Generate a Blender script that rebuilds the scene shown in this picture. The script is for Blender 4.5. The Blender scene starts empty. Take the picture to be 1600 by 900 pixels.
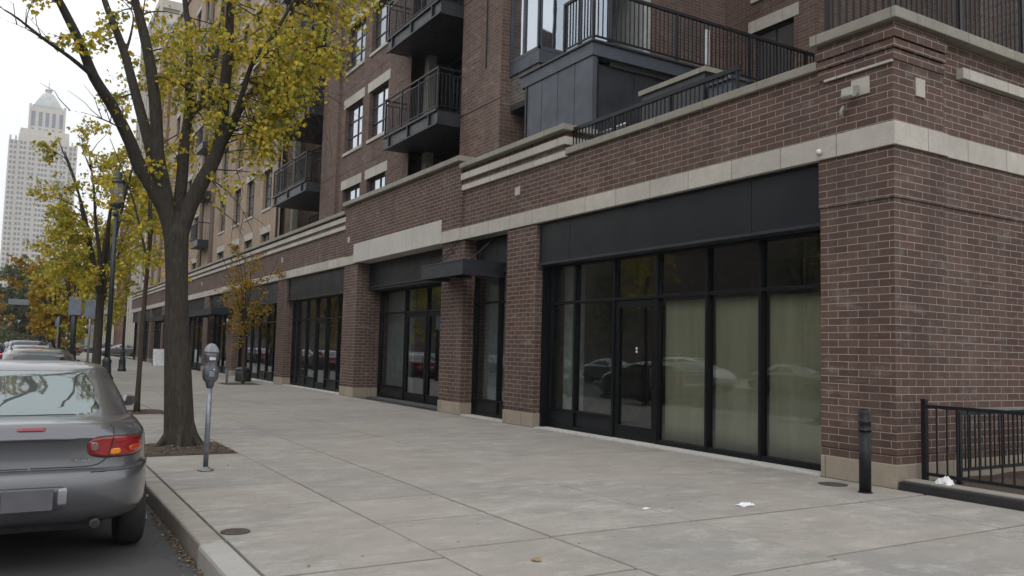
import bpy, math, random
from mathutils import Vector, Matrix, noise as mnoise
S = bpy.context.scene
COL = S.collection
R = math.radians

# ------------------------------------------------------------------ camera
cam = bpy.data.cameras.new('camera'); cam.sensor_width = 36; cam.lens = 29.09
cam.clip_start = .05; cam.clip_end = 3000
co = bpy.data.objects.new('camera', cam); COL.objects.link(co)
xr = Vector((.85632197, -.51581605, .02542618)); yr = Vector((-.06146202, -.05290421, .99670636)); zr = Vector((-.51277198, -.8550643, -.07700613))
m = Matrix((xr, yr, zr)).transposed().to_4x4()
m.translation = Vector((0, 0, 1.5)); co.matrix_world = m
S.camera = co

# ------------------------------------------------------------------ overcast sky and a very soft sun
W = bpy.data.worlds.new('World'); S.world = W; W.use_nodes = True
nt = W.node_tree; nt.nodes.clear()
sky = nt.nodes.new('ShaderNodeTexSky'); sky.sky_type = 'NISHITA'; sky.sun_disc = False
sky.sun_elevation = R(48); sky.sun_rotation = R(215); sky.air_density = 1.2; sky.dust_density = 4
hs = nt.nodes.new('ShaderNodeHueSaturation'); hs.inputs['Saturation'].default_value = .35
nt.links.new(sky.outputs[0], hs.inputs['Color'])
tc = nt.nodes.new('ShaderNodeTexCoord')
nz = nt.nodes.new('ShaderNodeTexNoise'); nz.inputs['Scale'].default_value = 2.2; nz.inputs['Detail'].default_value = 5
nt.links.new(tc.outputs['Generated'], nz.inputs['Vector'])
rp = nt.nodes.new('ShaderNodeValToRGB')
rp.color_ramp.elements[0].position = .3; rp.color_ramp.elements[0].color = (9.0, 9.2, 9.5, 1)
rp.color_ramp.elements[1].position = .7; rp.color_ramp.elements[1].color = (10.6, 10.7, 10.8, 1)
nt.links.new(nz.outputs['Fac'], rp.inputs['Fac'])
mx = nt.nodes.new('ShaderNodeMix'); mx.data_type = 'RGBA'; mx.inputs['Factor'].default_value = .85
nt.links.new(hs.outputs[0], mx.inputs[6]); nt.links.new(rp.outputs[0], mx.inputs[7])
bg = nt.nodes.new('ShaderNodeBackground'); bg.inputs['Strength'].default_value = .118
out = nt.nodes.new('ShaderNodeOutputWorld')
nt.links.new(mx.outputs[2], bg.inputs['Color']); nt.links.new(bg.outputs[0], out.inputs[0])
sl = bpy.data.lights.new('sun', 'SUN'); sl.energy = .5; sl.angle = R(35); sl.color = (1, .97, .93)
so = bpy.data.objects.new('sun', sl); COL.objects.link(so)
# sun stands high over the street side, behind the camera's left shoulder
so.rotation_euler = (R(42), 0, R(-35))
S.view_settings.view_transform = 'Standard'; S.view_settings.look = 'None'
S.view_settings.exposure = .14; S.view_settings.gamma = 1
S.render.engine = 'CYCLES'
try:
    S.cycles.use_denoising = True; S.cycles.max_bounces = 7; S.cycles.transparent_max_bounces = 12
    S.cycles.sample_clamp_indirect = 6; S.cycles.caustics_reflective = False; S.cycles.caustics_refractive = False
except Exception: pass

# ------------------------------------------------------------------ materials
class NB:
    def __init__(s, name):
        s.m = bpy.data.materials.new(name); s.m.use_nodes = True; s.t = s.m.node_tree; s.t.nodes.clear()
        s.o = s.n('ShaderNodeOutputMaterial')
    def n(s, typ, **kw):
        x = s.t.nodes.new(typ)
        for k, v in kw.items():
            if k.startswith('i_'):
                key = k[2:].replace('_', ' ')
                x.inputs[key].default_value = v
            else: setattr(x, k, v)
        return x
    def l(s, a, b): s.t.links.new(a, b)
    def uv(s):
        return s.n('ShaderNodeUVMap').outputs[0]
    def obj(s):
        return s.n('ShaderNodeTexCoord').outputs['Object']
    def noise(s, vec, scale, detail=4, rough=.55, stretch=None):
        if stretch:
            mp = s.n('ShaderNodeMapping'); mp.inputs['Scale'].default_value = stretch; s.l(vec, mp.inputs[0]); vec = mp.outputs[0]
        x = s.n('ShaderNodeTexNoise', i_Scale=scale, i_Detail=detail, i_Roughness=rough); s.l(vec, x.inputs['Vector']); return x.outputs['Fac']
    def ramp(s, fac, stops):
        x = s.n('ShaderNodeValToRGB'); cr = x.color_ramp
        while len(cr.elements) < len(stops): cr.elements.new(.5)
        for e, (p, c) in zip(cr.elements, stops):
            e.position = p; e.color = (c, c, c, 1) if isinstance(c, (int, float)) else (*c, 1)
        s.l(fac, x.inputs[0]); return x.outputs[0]
    def mix(s, fac, a, b, mode='MIX'):
        x = s.n('ShaderNodeMix', data_type='RGBA', blend_type=mode)
        if isinstance(fac, (int, float)): x.inputs[0].default_value = fac
        else: s.l(fac, x.inputs[0])
        for v, i in ((a, 6), (b, 7)):
            if isinstance(v, tuple): x.inputs[i].default_value = (*v, 1)
            else: s.l(v, x.inputs[i])
        return x.outputs[2]
    def pr(s, color, rough=.7, metal=0, bump=None, bs=.3, bd=.01, coat=0, spec=.5, alpha=None):
        p = s.n('ShaderNodeBsdfPrincipled')
        if isinstance(color, tuple): p.inputs['Base Color'].default_value = (*color, 1)
        else: s.l(color, p.inputs['Base Color'])
        if isinstance(rough, (int, float)): p.inputs['Roughness'].default_value = rough
        else: s.l(rough, p.inputs['Roughness'])
        p.inputs['Metallic'].default_value = metal; p.inputs['Coat Weight'].default_value = coat
        p.inputs['Coat Roughness'].default_value = .06; p.inputs['Specular IOR Level'].default_value = spec
        if bump is not None:
            b = s.n('ShaderNodeBump', i_Strength=bs, i_Distance=bd); s.l(bump, b.inputs['Height']); s.l(b.outputs[0], p.inputs['Normal'])
        s.l(p.outputs[0], s.o.inputs[0]); return p

def simple(name, c, rough=.6, metal=0, var=.18, scale=6, coat=0, bs=.15, bd=.004, spec=.5):
    b = NB(name); v = b.obj(); f = b.noise(v, scale, 5)
    d = tuple(x*(1-var) for x in c); e = tuple(min(1, x*(1+var)) for x in c)
    col = b.ramp(f, [(.3, d), (.7, e)])
    r2 = b.noise(v, scale*3, 3); rr = b.ramp(r2, [(.3, max(.02, rough-.08)), (.7, min(1, rough+.08))])
    b.pr(col, rr, metal, b.noise(v, scale*12, 4), bs, bd, coat, spec); return b.m

def brick(name, c1, c2, mortar, msize=.009, w=.295, h=.0927, stain=.5, tint=None):
    b = NB(name); uv = b.uv()
    # slight waviness of the courses
    t = b.n('ShaderNodeTexBrick', offset=.5, squash=1.0)
    t.inputs['Scale'].default_value = 1; t.inputs['Mortar Size'].default_value = msize; t.inputs['Mortar Smooth'].default_value = .25
    t.inputs['Bias'].default_value = 0; t.inputs['Brick Width'].default_value = w; t.inputs['Row Height'].default_value = h
    t.inputs['Color1'].default_value = (*c1, 1); t.inputs['Color2'].default_value = (*c2, 1); t.inputs['Mortar'].default_value = (*mortar, 1)
    dn = b.n('ShaderNodeTexNoise', i_Scale=3.0, i_Detail=2); b.l(uv, dn.inputs['Vector'])
    sub = b.n('ShaderNodeVectorMath', operation='SUBTRACT'); b.l(dn.outputs['Color'], sub.inputs[0]); sub.inputs[1].default_value = (.5, .5, .5)
    sc = b.n('ShaderNodeVectorMath', operation='SCALE'); b.l(sub.outputs[0], sc.inputs[0]); sc.inputs['Scale'].default_value = .009
    ad = b.n('ShaderNodeVectorMath', operation='ADD'); b.l(uv, ad.inputs[0]); b.l(sc.outputs[0], ad.inputs[1])
    b.l(ad.outputs[0], t.inputs['Vector'])
    big = b.noise(uv, .55, 5, .6, (1, .6, 1)); fine = b.noise(uv, 45, 3)
    streak = b.noise(uv, 1.6, 4, .6, (2.2, .12, 1))
    col = b.mix(b.ramp(big, [(.3, 0.), (.75, 1.)]), t.outputs['Color'], (.62, .62, .64), 'MULTIPLY')
    col = b.mix(stain, t.outputs['Color'], col)
    col = b.mix(b.ramp(streak, [(.46, 0.), (.80, .34)]), col, (.20, .175, .155))
    pat = b.noise(uv, 2.1, 5, .7); hz = b.noise(uv, 9, 3, .6, (.12, 1, 1))
    fl = b.n('ShaderNodeMath', operation='MULTIPLY'); b.l(b.ramp(pat, [(.5, 0.), (.68, 1.)]), fl.inputs[0]); b.l(b.ramp(hz, [(.48, 0.), (.62, .55)]), fl.inputs[1])
    col = b.mix(fl.outputs[0], col, (.30, .27, .25))
    soot = b.noise(uv, .8, 5, .65, (1.6, .5, 1)); col = b.mix(b.ramp(soot, [(.5, 0.), (.75, .5)]), col, (.055, .045, .04))
    col = b.mix(.5, col, b.ramp(fine, [(.2, .5), (.8, 1.)]), 'MULTIPLY')
    col = b.mix(.42, col, (1.35, 1.35, 1.35), 'MULTIPLY')
    hgt = b.mix(.25, b.ramp(t.outputs['Fac'], [(0, 1.), (1, 0.)]), fine)
    b.pr(col, .86, 0, hgt, .55, .006, spec=.25); return b.m

def concrete(name, c, tintvar=.10, seams=None, stain=.35, island=False, rough=.85):
    b = NB(name); uv = b.uv()
    a = b.noise(uv, .7, 6, .62); f = b.noise(uv, 30, 4); g = b.noise(uv, 5, 6, .7)
    d = tuple(x*(1-tintvar) for x in c); e = tuple(x*(1+tintvar) for x in c)
    col = b.ramp(a, [(.32, d), (.68, e)])
    st = b.ramp(g, [(.40, 0.), (.72, 1.)])
    sm = b.n('ShaderNodeMath', operation='MULTIPLY'); b.l(st, sm.inputs[0]); sm.inputs[1].default_value = stain
    col = b.mix(sm.outputs[0], col, tuple(x*.72 for x in (c[0], c[1]*.97, c[2]*.92)))
    col = b.mix(.28, col, b.ramp(f, [(.25, .62), (.75, 1.)]), 'MULTIPLY')
    hgt = f
    if seams:
        t = b.n('ShaderNodeTexBrick', offset=.5); t.inputs['Scale'].default_value = 1
        t.inputs['Brick Width'].default_value = seams[0]; t.inputs['Row Height'].default_value = seams[1]; t.inputs['Mortar Size'].default_value = .007
        t.inputs['Color1'].default_value = (1, 1, 1, 1); t.inputs['Color2'].default_value = (.86, .86, .87, 1); t.inputs['Mortar'].default_value = (.42, .40, .38, 1)
        b.l(uv, t.inputs['Vector']); col = b.mix(1., col, t.outputs['Color'], 'MULTIPLY')
        s2 = b.noise(uv, 3.2, 4, .6, (1.5, .15, 1)); col = b.mix(b.ramp(s2, [(.5, 0.), (.8, .45)]), col, tuple(x*.6 for x in c))
    if island:
        gi = b.n('ShaderNodeNewGeometry').outputs['Random Per Island']
        col = b.mix(.75, col, b.ramp(gi, [(0, (.60, .635, .68)), (.35, (.98, .95, .91)), (.6, (.84, .84, .84)), (.8, (1.04, 1., .95)), (1, (.80, .785, .76))]), 'MULTIPLY')
        wv = b.noise(uv, 1.9, 8, .78, (.6, 1, 1)); col = b.mix(b.ramp(wv, [(.44, 0.), (.62, .75)]), col, tuple(x*.60 for x in c))
        wh = b.noise(uv, 3.1, 9, .82, (.6, 1, 1)); col = b.mix(b.ramp(wh, [(.50, 0.), (.66, .6)]), col, tuple(x*1.4 for x in c))
        warm = b.noise(uv, .5, 4); col = b.mix(b.ramp(warm, [(.42, 0.), (.60, .42)]), col, (c[0]*.92, c[1]*.83, c[2]*.75))
        g1 = b.noise(uv, 130, 3, .8); col = b.mix(b.ramp(g1, [(.38, .65), (.5, 0.)]), col, tuple(x*.45 for x in c))
        g2 = b.noise(uv, 95, 3, .8); col = b.mix(b.ramp(g2, [(.58, 0.), (.66, .5)]), col, tuple(min(1, x*1.6) for x in c))
        sp = b.n('ShaderNodeTexVoronoi', i_Scale=2.9); b.l(uv, sp.inputs['Vector'])
        col = b.mix(b.ramp(sp.outputs['Distance'], [(.03, .85), (.055, 0.)]), col, (.09, .08, .07))
    b.pr(col, rough, 0, hgt, .25, .004, spec=.3); return b.m

def glass(name, tint=(.55, .57, .57), ior=1.7, refl=1.0):
    b = NB(name)
    tr = b.n('ShaderNodeBsdfTransparent'); tr.inputs[0].default_value = (*tint, 1)
    gl = b.n('ShaderNodeBsdfGlossy'); gl.inputs['Roughness'].default_value = .015; gl.inputs['Color'].default_value = (refl*.93, refl*.97, refl, 1)
    lw = b.n('ShaderNodeLayerWeight', i_Blend=.5); pw = b.n('ShaderNodeMath', operation='POWER'); b.l(lw.outputs['Facing'], pw.inputs[0]); pw.inputs[1].default_value = 4.0
    fr = b.n('ShaderNodeMath', operation='MULTIPLY_ADD'); b.l(pw.outputs[0], fr.inputs[0]); fr.inputs[1].default_value = .9; fr.inputs[2].default_value = ((ior-1)/(ior+1))**2*1.3
    wob = b.noise(b.obj(), .8, 2); bp = b.n('ShaderNodeBump', i_Strength=.03, i_Distance=.05); b.l(wob, bp.inputs['Height']); b.l(bp.outputs[0], gl.inputs['Normal'])
    mxs = b.n('ShaderNodeMixShader'); b.l(fr.outputs[0], mxs.inputs[0]); b.l(tr.outputs[0], mxs.inputs[1]); b.l(gl.outputs[0], mxs.inputs[2]); b.l(mxs.outputs[0], b.o.inputs[0])
    return b.m

def mirror_glass(name, c, fac, refl=(.8, .86, .93)):
    b = NB(name); p = b.pr(c, .25)
    gl = b.n('ShaderNodeBsdfGlossy'); gl.inputs['Roughness'].default_value = .03; gl.inputs['Color'].default_value = (*refl, 1)
    wob = b.noise(b.obj(), 1.1, 2); bp = b.n('ShaderNodeBump', i_Strength=.06, i_Distance=.08); b.l(wob, bp.inputs['Height']); b.l(bp.outputs[0], gl.inputs['Normal'])
    mxs = b.n('ShaderNodeMixShader'); mxs.inputs[0].default_value = fac
    b.l(p.outputs[0], mxs.inputs[1]); b.l(gl.outputs[0], mxs.inputs[2]); b.l(mxs.outputs[0], b.o.inputs[0]); return b.m

def leafmat(name, stops, transl=.35):
    b = NB(name); g = b.n('ShaderNodeNewGeometry').outputs['Random Per Island']
    col = b.ramp(g, stops)
    n2 = b.noise(b.obj(), 1.3, 3); col = b.mix(b.ramp(n2, [(.35, 0.), (.7, .55)]), col, stops[-1][1])
    p = b.pr(col, .55, spec=.3)
    t = b.n('ShaderNodeBsdfTranslucent'); b.l(col, t.inputs[0])
    mxs = b.n('ShaderNodeMixShader'); mxs.inputs[0].default_value = transl
    b.l(p.outputs[0], mxs.inputs[1]); b.l(t.outputs[0], mxs.inputs[2]); b.l(mxs.outputs[0], b.o.inputs[0]); return b.m

def bark(name, c):
    b = NB(name); v = b.obj(); f = b.noise(v, 34, 7, .75, (1, 1, .16)); g = b.noise(v, 2.5, 4)
    col = b.ramp(f, [(.3, tuple(x*.45 for x in c)), (.52, c), (.75, tuple(x*1.7 for x in c))])
    col = b.mix(b.ramp(g, [(.45, 0.), (.8, .4)]), col, (c[0]*.8, c[1]*1.05, c[2]*.75))
    b.pr(col, .92, 0, f, .9, .02, spec=.2); return b.m

def asphalt(name):
    b = NB(name); uv = b.uv(); f = b.noise(uv, 160, 3, .7); g = b.noise(uv, .9, 5); v = b.n('ShaderNodeTexVoronoi', i_Scale=120); b.l(uv, v.inputs['Vector'])
    col = b.ramp(g, [(.3, (.062, .062, .065)), (.7, (.088, .087, .088))])
    col = b.mix(b.ramp(f, [(.5, 0.), (.75, .5)]), col, (.19, .185, .18))
    cr = b.n('ShaderNodeTexVoronoi', i_Scale=.45, feature='DISTANCE_TO_EDGE'); dn = b.n('ShaderNodeTexNoise', i_Scale=2., i_Detail=5); b.l(uv, dn.inputs[0])
    ad = b.n('ShaderNodeVectorMath', operation='ADD'); b.l(uv, ad.inputs[0]); b.l(dn.outputs['Color'], ad.inputs[1]); b.l(ad.outputs[0], cr.inputs['Vector'])
    col = b.mix(b.ramp(cr.outputs['Distance'], [(.001, .5), (.005, 0.)]), col, (.02, .02, .02))
    b.pr(col, .9, 0, b.mix(.5, v.outputs['Distance'], f), .5, .006, spec=.3); return b.m

M = {}
M['brick'] = brick('brown_brick', (.142, .084, .067), (.094, .058, .049), (.45, .40, .35), msize=.0043)
M['brickup'] = brick('upper_brown_brick', (.178, .112, .092), (.118, .076, .064), (.31, .27, .235), stain=.6, msize=.0045)
M['brickgrey'] = brick('grey_brick', (.12, .105, .095), (.085, .078, .07), (.22, .2, .18))
M['tan'] = brick('tan_brick', (.42, .31, .215), (.34, .25, .18), (.42, .37, .31), stain=.5)
M['redbrick'] = brick('far_red_brick', (.24, .12, .10), (.19, .10, .085), (.3, .25, .22))
M['stone'] = concrete('cast_stone', (.56, .53, .475), seams=(.92, 10), stain=.55)
M['coping'] = concrete('weathered_coping', (.34, .325, .275), seams=(1.1, 10), stain=.6)
M['base'] = concrete('stone_base', (.40, .345, .275), seams=(.62, 10), stain=.5)
M['lintel'] = concrete('pale_lintel', (.60, .575, .53), seams=(3.1, 10), stain=.2)
M['slab'] = concrete('pavement_slab', (.388, .373, .348), island=True, stain=.45)
M['kerb'] = concrete('kerb_concrete', (.37, .35, .32), island=True, stain=.6)
M['kerbface'] = concrete('plain_concrete', (.34, .32, .29), stain=.5)
M['gap'] = simple('joint_dirt', (.022, .019, .016), .95)
M['soil'] = simple('mulch_soil', (.085, .06, .045), .97, var=.5, scale=25, bs=.8, bd=.02)
M['asphalt'] = asphalt('asphalt')
M['black'] = simple('black_aluminium', (.005, .006, .0075), .45, var=.12, scale=3, spec=.22)
M['panel'] = simple('charcoal_sign_panel', (.011, .0125, .0155), .45, var=.35, scale=.9, spec=.3)
M['metalbox'] = simple('dark_blue_metal_cladding', (.060, .069, .088), .5, .1, var=.22, scale=1.2)
M['steel'] = simple('charcoal_steel', (.026, .029, .036), .45, .1, var=.3, scale=2)
M['soffit'] = simple('dark_soffit', (.03, .03, .034), .8)
M['rail'] = simple('black_railing_paint', (.010, .011, .014), .45, var=.2, spec=.3)
M['glass'] = glass('shop_glass', (.80, .82, .80))
M['glassdark'] = glass('shop_glass_dark', (.66, .69, .70), 1.75)
M['winglass'] = mirror_glass('window_glass', (.03, .035, .04), .62)
M['wingdim'] = mirror_glass('dim_window_glass', (.06, .065, .07), .3)
M['farglass'] = mirror_glass('far_window_glass', (.12, .135, .17), .10)
def cloth():
    b = NB('olive_curtain_cloth'); uv = b.uv(); a = b.noise(uv, 5, 5, .65, (1, .12, 1)); g = b.noise(uv, .9, 4)
    col = b.ramp(a, [(.3, (.41, .39, .27)), (.7, (.57, .545, .40))]); col = b.mix(b.ramp(g, [(.35, 0.), (.7, .35)]), col, (.40, .41, .34)); b.pr(col, .9); return b.m
M['curtain'] = cloth()
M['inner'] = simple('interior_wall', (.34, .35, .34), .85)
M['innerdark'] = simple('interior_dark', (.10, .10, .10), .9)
M['innerwhite'] = simple('interior_pale_wall', (.62, .66, .64), .8)
M['bark'] = bark('grey_brown_bark', (.058, .050, .043))
M['barkthin'] = bark('thin_bark', (.07, .055, .045))
M['leaf'] = leafmat('yellow_green_leaves', [(0, (.22, .24, .035)), (.3, (.40, .36, .04)), (.6, (.64, .48, .05)), (.85, (.74, .50, .055)), (1, (.33, .34, .05))])
M['leafgreen'] = leafmat('muted_green_leaves', [(0, (.10, .12, .05)), (.5, (.15, .17, .07)), (1, (.13, .14, .06))])
M['leafgold'] = leafmat('golden_leaves', [(0, (.38, .22, .02)), (.5, (.50, .31, .03)), (1, (.30, .22, .03))])
M['leaforange'] = leafmat('amber_leaves', [(0, (.36, .17, .03)), (.4, (.44, .27, .03)), (.8, (.24, .20, .03)), (1, (.30, .22, .03))])
M['litter'] = leafmat('dry_leaves', [(0, (.34, .20, .06)), (.35, (.15, .085, .04)), (.7, (.42, .31, .16)), (1, (.09, .06, .04))], .1)
M['paint'] = None
def carpaint(name, c, rough=.32, metal=.65):
    b = NB(name); n1 = b.noise(b.obj(), 900, 2)
    col = b.ramp(n1, [(.3, tuple(x*.88 for x in c)), (.7, tuple(x*1.12 for x in c))])
    dirt = b.noise(b.obj(), 3, 5, .6); col = b.mix(b.ramp(dirt, [(.5, 0.), (.85, .35)]), col, tuple(x*.7 for x in c))
    b.pr(col, rough, metal, None, coat=.8); return b.m
M['silver'] = carpaint('silver_grey_car_paint', (.150, .152, .165))
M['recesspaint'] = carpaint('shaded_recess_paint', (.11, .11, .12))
M['beige'] = carpaint('beige_car_paint', (.11, .10, .09)); M['white'] = carpaint('white_car_paint', (.62, .62, .6), .3, .1)
M['dkblue'] = carpaint('dark_blue_car_paint', (.03, .045, .09), .3, .3); M['dkred'] = carpaint('maroon_car_paint', (.16, .03, .03), .3, .3)
M['blackcar'] = carpaint('black_car_paint', (.02, .02, .022), .25, .1)
M['carglass'] = mirror_glass('car_window_glass', (.012, .014, .014), .33, (.72, .84, .86))
M['rubber'] = simple('tyre_rubber', (.022, .021, .02), .85)
M['trim'] = simple('black_plastic_trim', (.02, .02, .021), .6)
M['rim'] = simple('alloy_rim', (.16, .16, .165), .45, .6)
def lens(name, c, rough=.12):
    b = NB(name); v = b.n('ShaderNodeTexVoronoi', i_Scale=60); b.l(b.obj(), v.inputs['Vector'])
    b.pr(c, rough, 0, v.outputs['Distance'], .15, .002, coat=1); return b.m
M['redlens'] = lens('red_lamp_lens', (.27, .006, .010)); M['amberlens'] = lens('amber_lamp_lens', (.75, .26, .01)); M['clearlens'] = lens('clear_lamp_lens', (.26, .26, .28))
M['plate'] = simple('blank_grey_plate', (.105, .105, .12), .5)
M['dulllens'] = lens('smoky_lamp_lens', (.17, .12, .12))
M['carglassdark'] = mirror_glass('dark_car_window_glass', (.012, .014, .014), .05, (.75, .88, .90))
M['chrome'] = simple('bright_chrome', (.6, .6, .62), .2, 1)
def glow(name, c, s):
    b = NB(name); e = b.n('ShaderNodeEmission'); e.inputs[0].default_value = (*c, 1); e.inputs[1].default_value = s; b.l(e.outputs[0], b.o.inputs[0]); return b.m
M['brake'] = glow('lit_brake_lamp', (1, .05, .03), 2.2); M['headglow'] = glow('lit_amber_lamp', (1, .5, .2), 3)
M['meter'] = simple('meter_grey_metal', (.115, .12, .135), .42, .5, var=.3, scale=20)
M['galv'] = simple('galvanised_pole', (.23, .25, .28), .45, .6, var=.25, scale=14)
M['signback'] = simple('sign_sheet_metal', (.20, .23, .28), .5, .3)
M['paper'] = simple('white_litter_paper', (.75, .76, .78), .8)
M['lampiron'] = simple('dark_green_cast_iron', (.022, .03, .032), .45)
M['lampglass'] = simple('frosted_lantern_glass', (.20, .215, .24), .25)
M['tower'] = concrete('pale_tower_stone', (.56, .53, .485), stain=.15)
M['copper'] = simple('green_copper_roof', (.44, .47, .46), .6, scale=.2)
M['fixture'] = simple('weathered_fixture_metal', (.36, .36, .32), .6, .2)
M['opp'] = brick('opposite_brick', (.16, .12, .10), (.13, .10, .09), (.2, .18, .16))
M['iron'] = simple('rusty_iron_cover', (.085, .068, .058), .8, .3, var=.5, scale=30)
M['bandred'] = simple('red_band_paint', (.40, .07, .07), .6)
M['signwhite'] = simple('white_sign_board', (.70, .70, .72), .6)
M['blind'] = simple('pale_blind', (.55, .56, .56), .8)

# ------------------------------------------------------------------ mesh builder
class MB:
    def __init__(s): s.v = []; s.f = []
    def box(s, x0, x1, y0, y1, z0, z1):
        b = len(s.v); s.v += [(x, y, z) for z in (z0, z1) for y in (y0, y1) for x in (x0, x1)]
        s.f += [tuple(b+i for i in q) for q in ((0, 2, 3, 1), (4, 5, 7, 6), (0, 1, 5, 4), (2, 6, 7, 3), (0, 4, 6, 2), (1, 3, 7, 5))]; return s
    def poly(s, pts):
        b = len(s.v); s.v += [tuple(p) for p in pts]; s.f.append(tuple(range(b, b+len(pts)))); return s
    def prism(s, pts, d):
        """closed prism: polygon pts extruded by vector d"""
        n = len(pts); b = len(s.v); d = Vector(d)
        s.v += [tuple(p) for p in pts] + [tuple(Vector(p)+d) for p in pts]
        s.f.append(tuple(range(b+n-1, b-1, -1))); s.f.append(tuple(range(b+n, b+2*n)))
        for i in range(n): j = (i+1) % n; s.f.append((b+i, b+j, b+n+j, b+n+i))
        return s
    def tube(s, pts, rad, n=8, caps=True):
        pts = [Vector(p) for p in pts]; rad = rad if isinstance(rad, (list, tuple)) else [rad]*len(pts)
        b = len(s.v); prev = None
        for i, p in enumerate(pts):
            t = (pts[min(i+1, len(pts)-1)] - pts[max(i-1, 0)]).normalized()
            if prev is None:
                a = Vector((1, 0, 0)) if abs(t.x) < .8 else Vector((0, 1, 0)); u = t.cross(a).normalized()
            else: u = (prev - t*prev.dot(t)).normalized()
            prev = u; w = t.cross(u)
            for k in range(n):
                a = 2*math.pi*k/n; s.v.append(tuple(p + (u*math.cos(a)+w*math.sin(a))*rad[i]))
        for i in range(len(pts)-1):
            for k in range(n):
                j = (k+1) % n; s.f.append((b+i*n+k, b+i*n+j, b+(i+1)*n+j, b+(i+1)*n+k))
        if caps:
            s.f.append(tuple(b+k for k in range(n-1, -1, -1))); e = b+(len(pts)-1)*n; s.f.append(tuple(e+k for k in range(n)))
        return s
    def lathe(s, prof, cx=0, cy=0, n=16, z0=0):
        return s.tube([(cx, cy, z0+z) for r, z in prof], [max(r, .0005) for r, z in prof], n)
    def bar(s, p, q, w, h=None):
        """square bar from p to q"""
        h = h or w; p = Vector(p); q = Vector(q); t = (q-p).normalized()
        a = Vector((0, 0, 1)) if abs(t.z) < .9 else Vector((0, 1, 0)); u = t.cross(a).normalized()*w/2; v = u.normalized().cross(t)*h/2
        b = len(s.v); s.v += [tuple(c+du+dv) for c in (p, q) for du, dv in ((-u, -v), (u, -v), (u, v), (-u, v))]
        s.f += [tuple(b+i for i in f) for f in ((0, 3, 2, 1), (4, 5, 6, 7), (0, 1, 5, 4), (1, 2, 6, 5), (2, 3, 7, 6), (3, 0, 4, 7))]; return s
    def build(s, name, mat, parent=None, smooth=False, bevel=0, label=None):
        me = bpy.data.meshes.new(name); me.from_pydata(s.v, [], s.f); me.update()
        uv = me.uv_layers.new(name='UVMap')
        for p in me.polygons:
            n = p.normal; ax = max(range(3), key=lambda i: abs(n[i]))
            for li in p.loop_indices:
                c = me.vertices[me.loops[li].vertex_index].co
                uv.data[li].uv = ((c.y, c.z), (c.x, c.z), (c.x, c.y))[ax]
            p.use_smooth = smooth
        me.materials.append(M[mat] if isinstance(mat, str) else mat)
        o = bpy.data.objects.new(name, me); COL.objects.link(o)
        if parent is not None: o.parent = parent
        if bevel:
            bm_ = o.modifiers.new('bevel', 'BEVEL'); bm_.width = bevel; bm_.segments = 2; bm_.limit_method = 'ANGLE'; bm_.angle_limit = R(40)
        if label: o['label'] = label
        return o

def thing(name, label, cat, loc=(0, 0, 0), rz=0, group=None):
    o = bpy.data.objects.new(name, None); COL.objects.link(o); o.location = loc; o.rotation_euler = (0, 0, rz)
    o.empty_display_size = .2; o['label'] = label; o['category'] = cat
    if group: o['group'] = group
    return o
def tag(o, label, cat, group=None):
    o['label'] = label; o['category'] = cat
    if group: o['group'] = group
    return o
def struct(o): o['kind'] = 'structure'; return o
def dup(root, loc, rz=None, label=None, group=None, scale=None):
    r = root.copy(); COL.objects.link(r); r.location = loc
    if rz is not None: r.rotation_euler = (0, 0, rz)
    if label: r['label'] = label
    if group: r['group'] = group
    if scale: r.scale = scale
    for ch in list(root.children):
        c = ch.copy(); COL.objects.link(c); c.parent = r
        for g in list(ch.children):
            d = g.copy(); COL.objects.link(d); d.parent = c
    return r

rnd = random.Random(7)
# ------------------------------------------------------------------ ground
struct(MB().box(-700, 900, -300, 1500, -1.2, -.24).build('ground', 'kerbface'))
struct(MB().box(-12.5, 1.29, -60, 700, -.4, -.15).build('road', 'asphalt'))
def slabs(name, strips, mat, z1=0., z0=-.12, gap=.009, bev=.006):
    m_ = MB()
    for (x0, x1, ys) in strips:
        for a, b in zip(ys, ys[1:]):
            dz = rnd.uniform(-.003, .003)
            m_.box(x0+gap/2, x1-gap/2, a+gap*1.0, b-gap*1.0, z0, z1+dz)
    return struct(m_.build(name, mat, bevel=bev))
def seq(first, step, y0, y1, jit=0):
    out_ = list(first); y = out_[-1]
    while y < y1: y += step; out_.append(y)
    y = out_[0]
    while y > y0: y -= step; out_.insert(0, y)
    return out_
big = seq([3.0, 4.2, 5.75, 8.0, 9.6], 1.85, -14, 118)
slabs('sidewalk', [
    (1.5, 2.79, seq([4.2, 5.5, 6.72, 7.95, 9.2, 10.35, 11.88], 1.55, -14, 118)),
    (2.79, 3.88, seq([3.4, 4.65, 5.73, 6.8, 7.92, 9.2, 11.1], 1.55, -14, 118)),
    (3.88, 5.45, seq([2.9, 4.2, 5.75, 8.0, 9.6], 1.85, -14, 118)),
    (5.45, 7.9, seq([2.9, 4.3, 5.75, 8.0, 10.2], 2.2, -14, 118)),
    (7.9, 9.02, seq([2.9, 4.3, 5.75, 8.05, 10.2], 2.2, -14, 118))], 'slab', gap=.018, bev=.008)
struct(MB().box(1.5, 9.9, -14, 119, -.2, -.03).build('sidewalk_bed', 'gap'))
struct(MB().box(9.9, 60, -14, 5.9, -.2, -.02).box(9.9, 60, 84, 119, -.2, -.02).build('side_pavement', 'kerbface'))
kb = MB()
ky = seq([6.62, 9.62], 3.05, -14, 118)
for a, b in zip(ky, ky[1:]):
    if abs(b-6.62) < .01: continue
    kb.box(1.3+rnd.uniform(-.004, .004), 1.49, a+.008, b-.008, -.3, rnd.uniform(-.004, .004))
struct(kb.build('kerb', 'kerb', bevel=.022))
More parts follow.
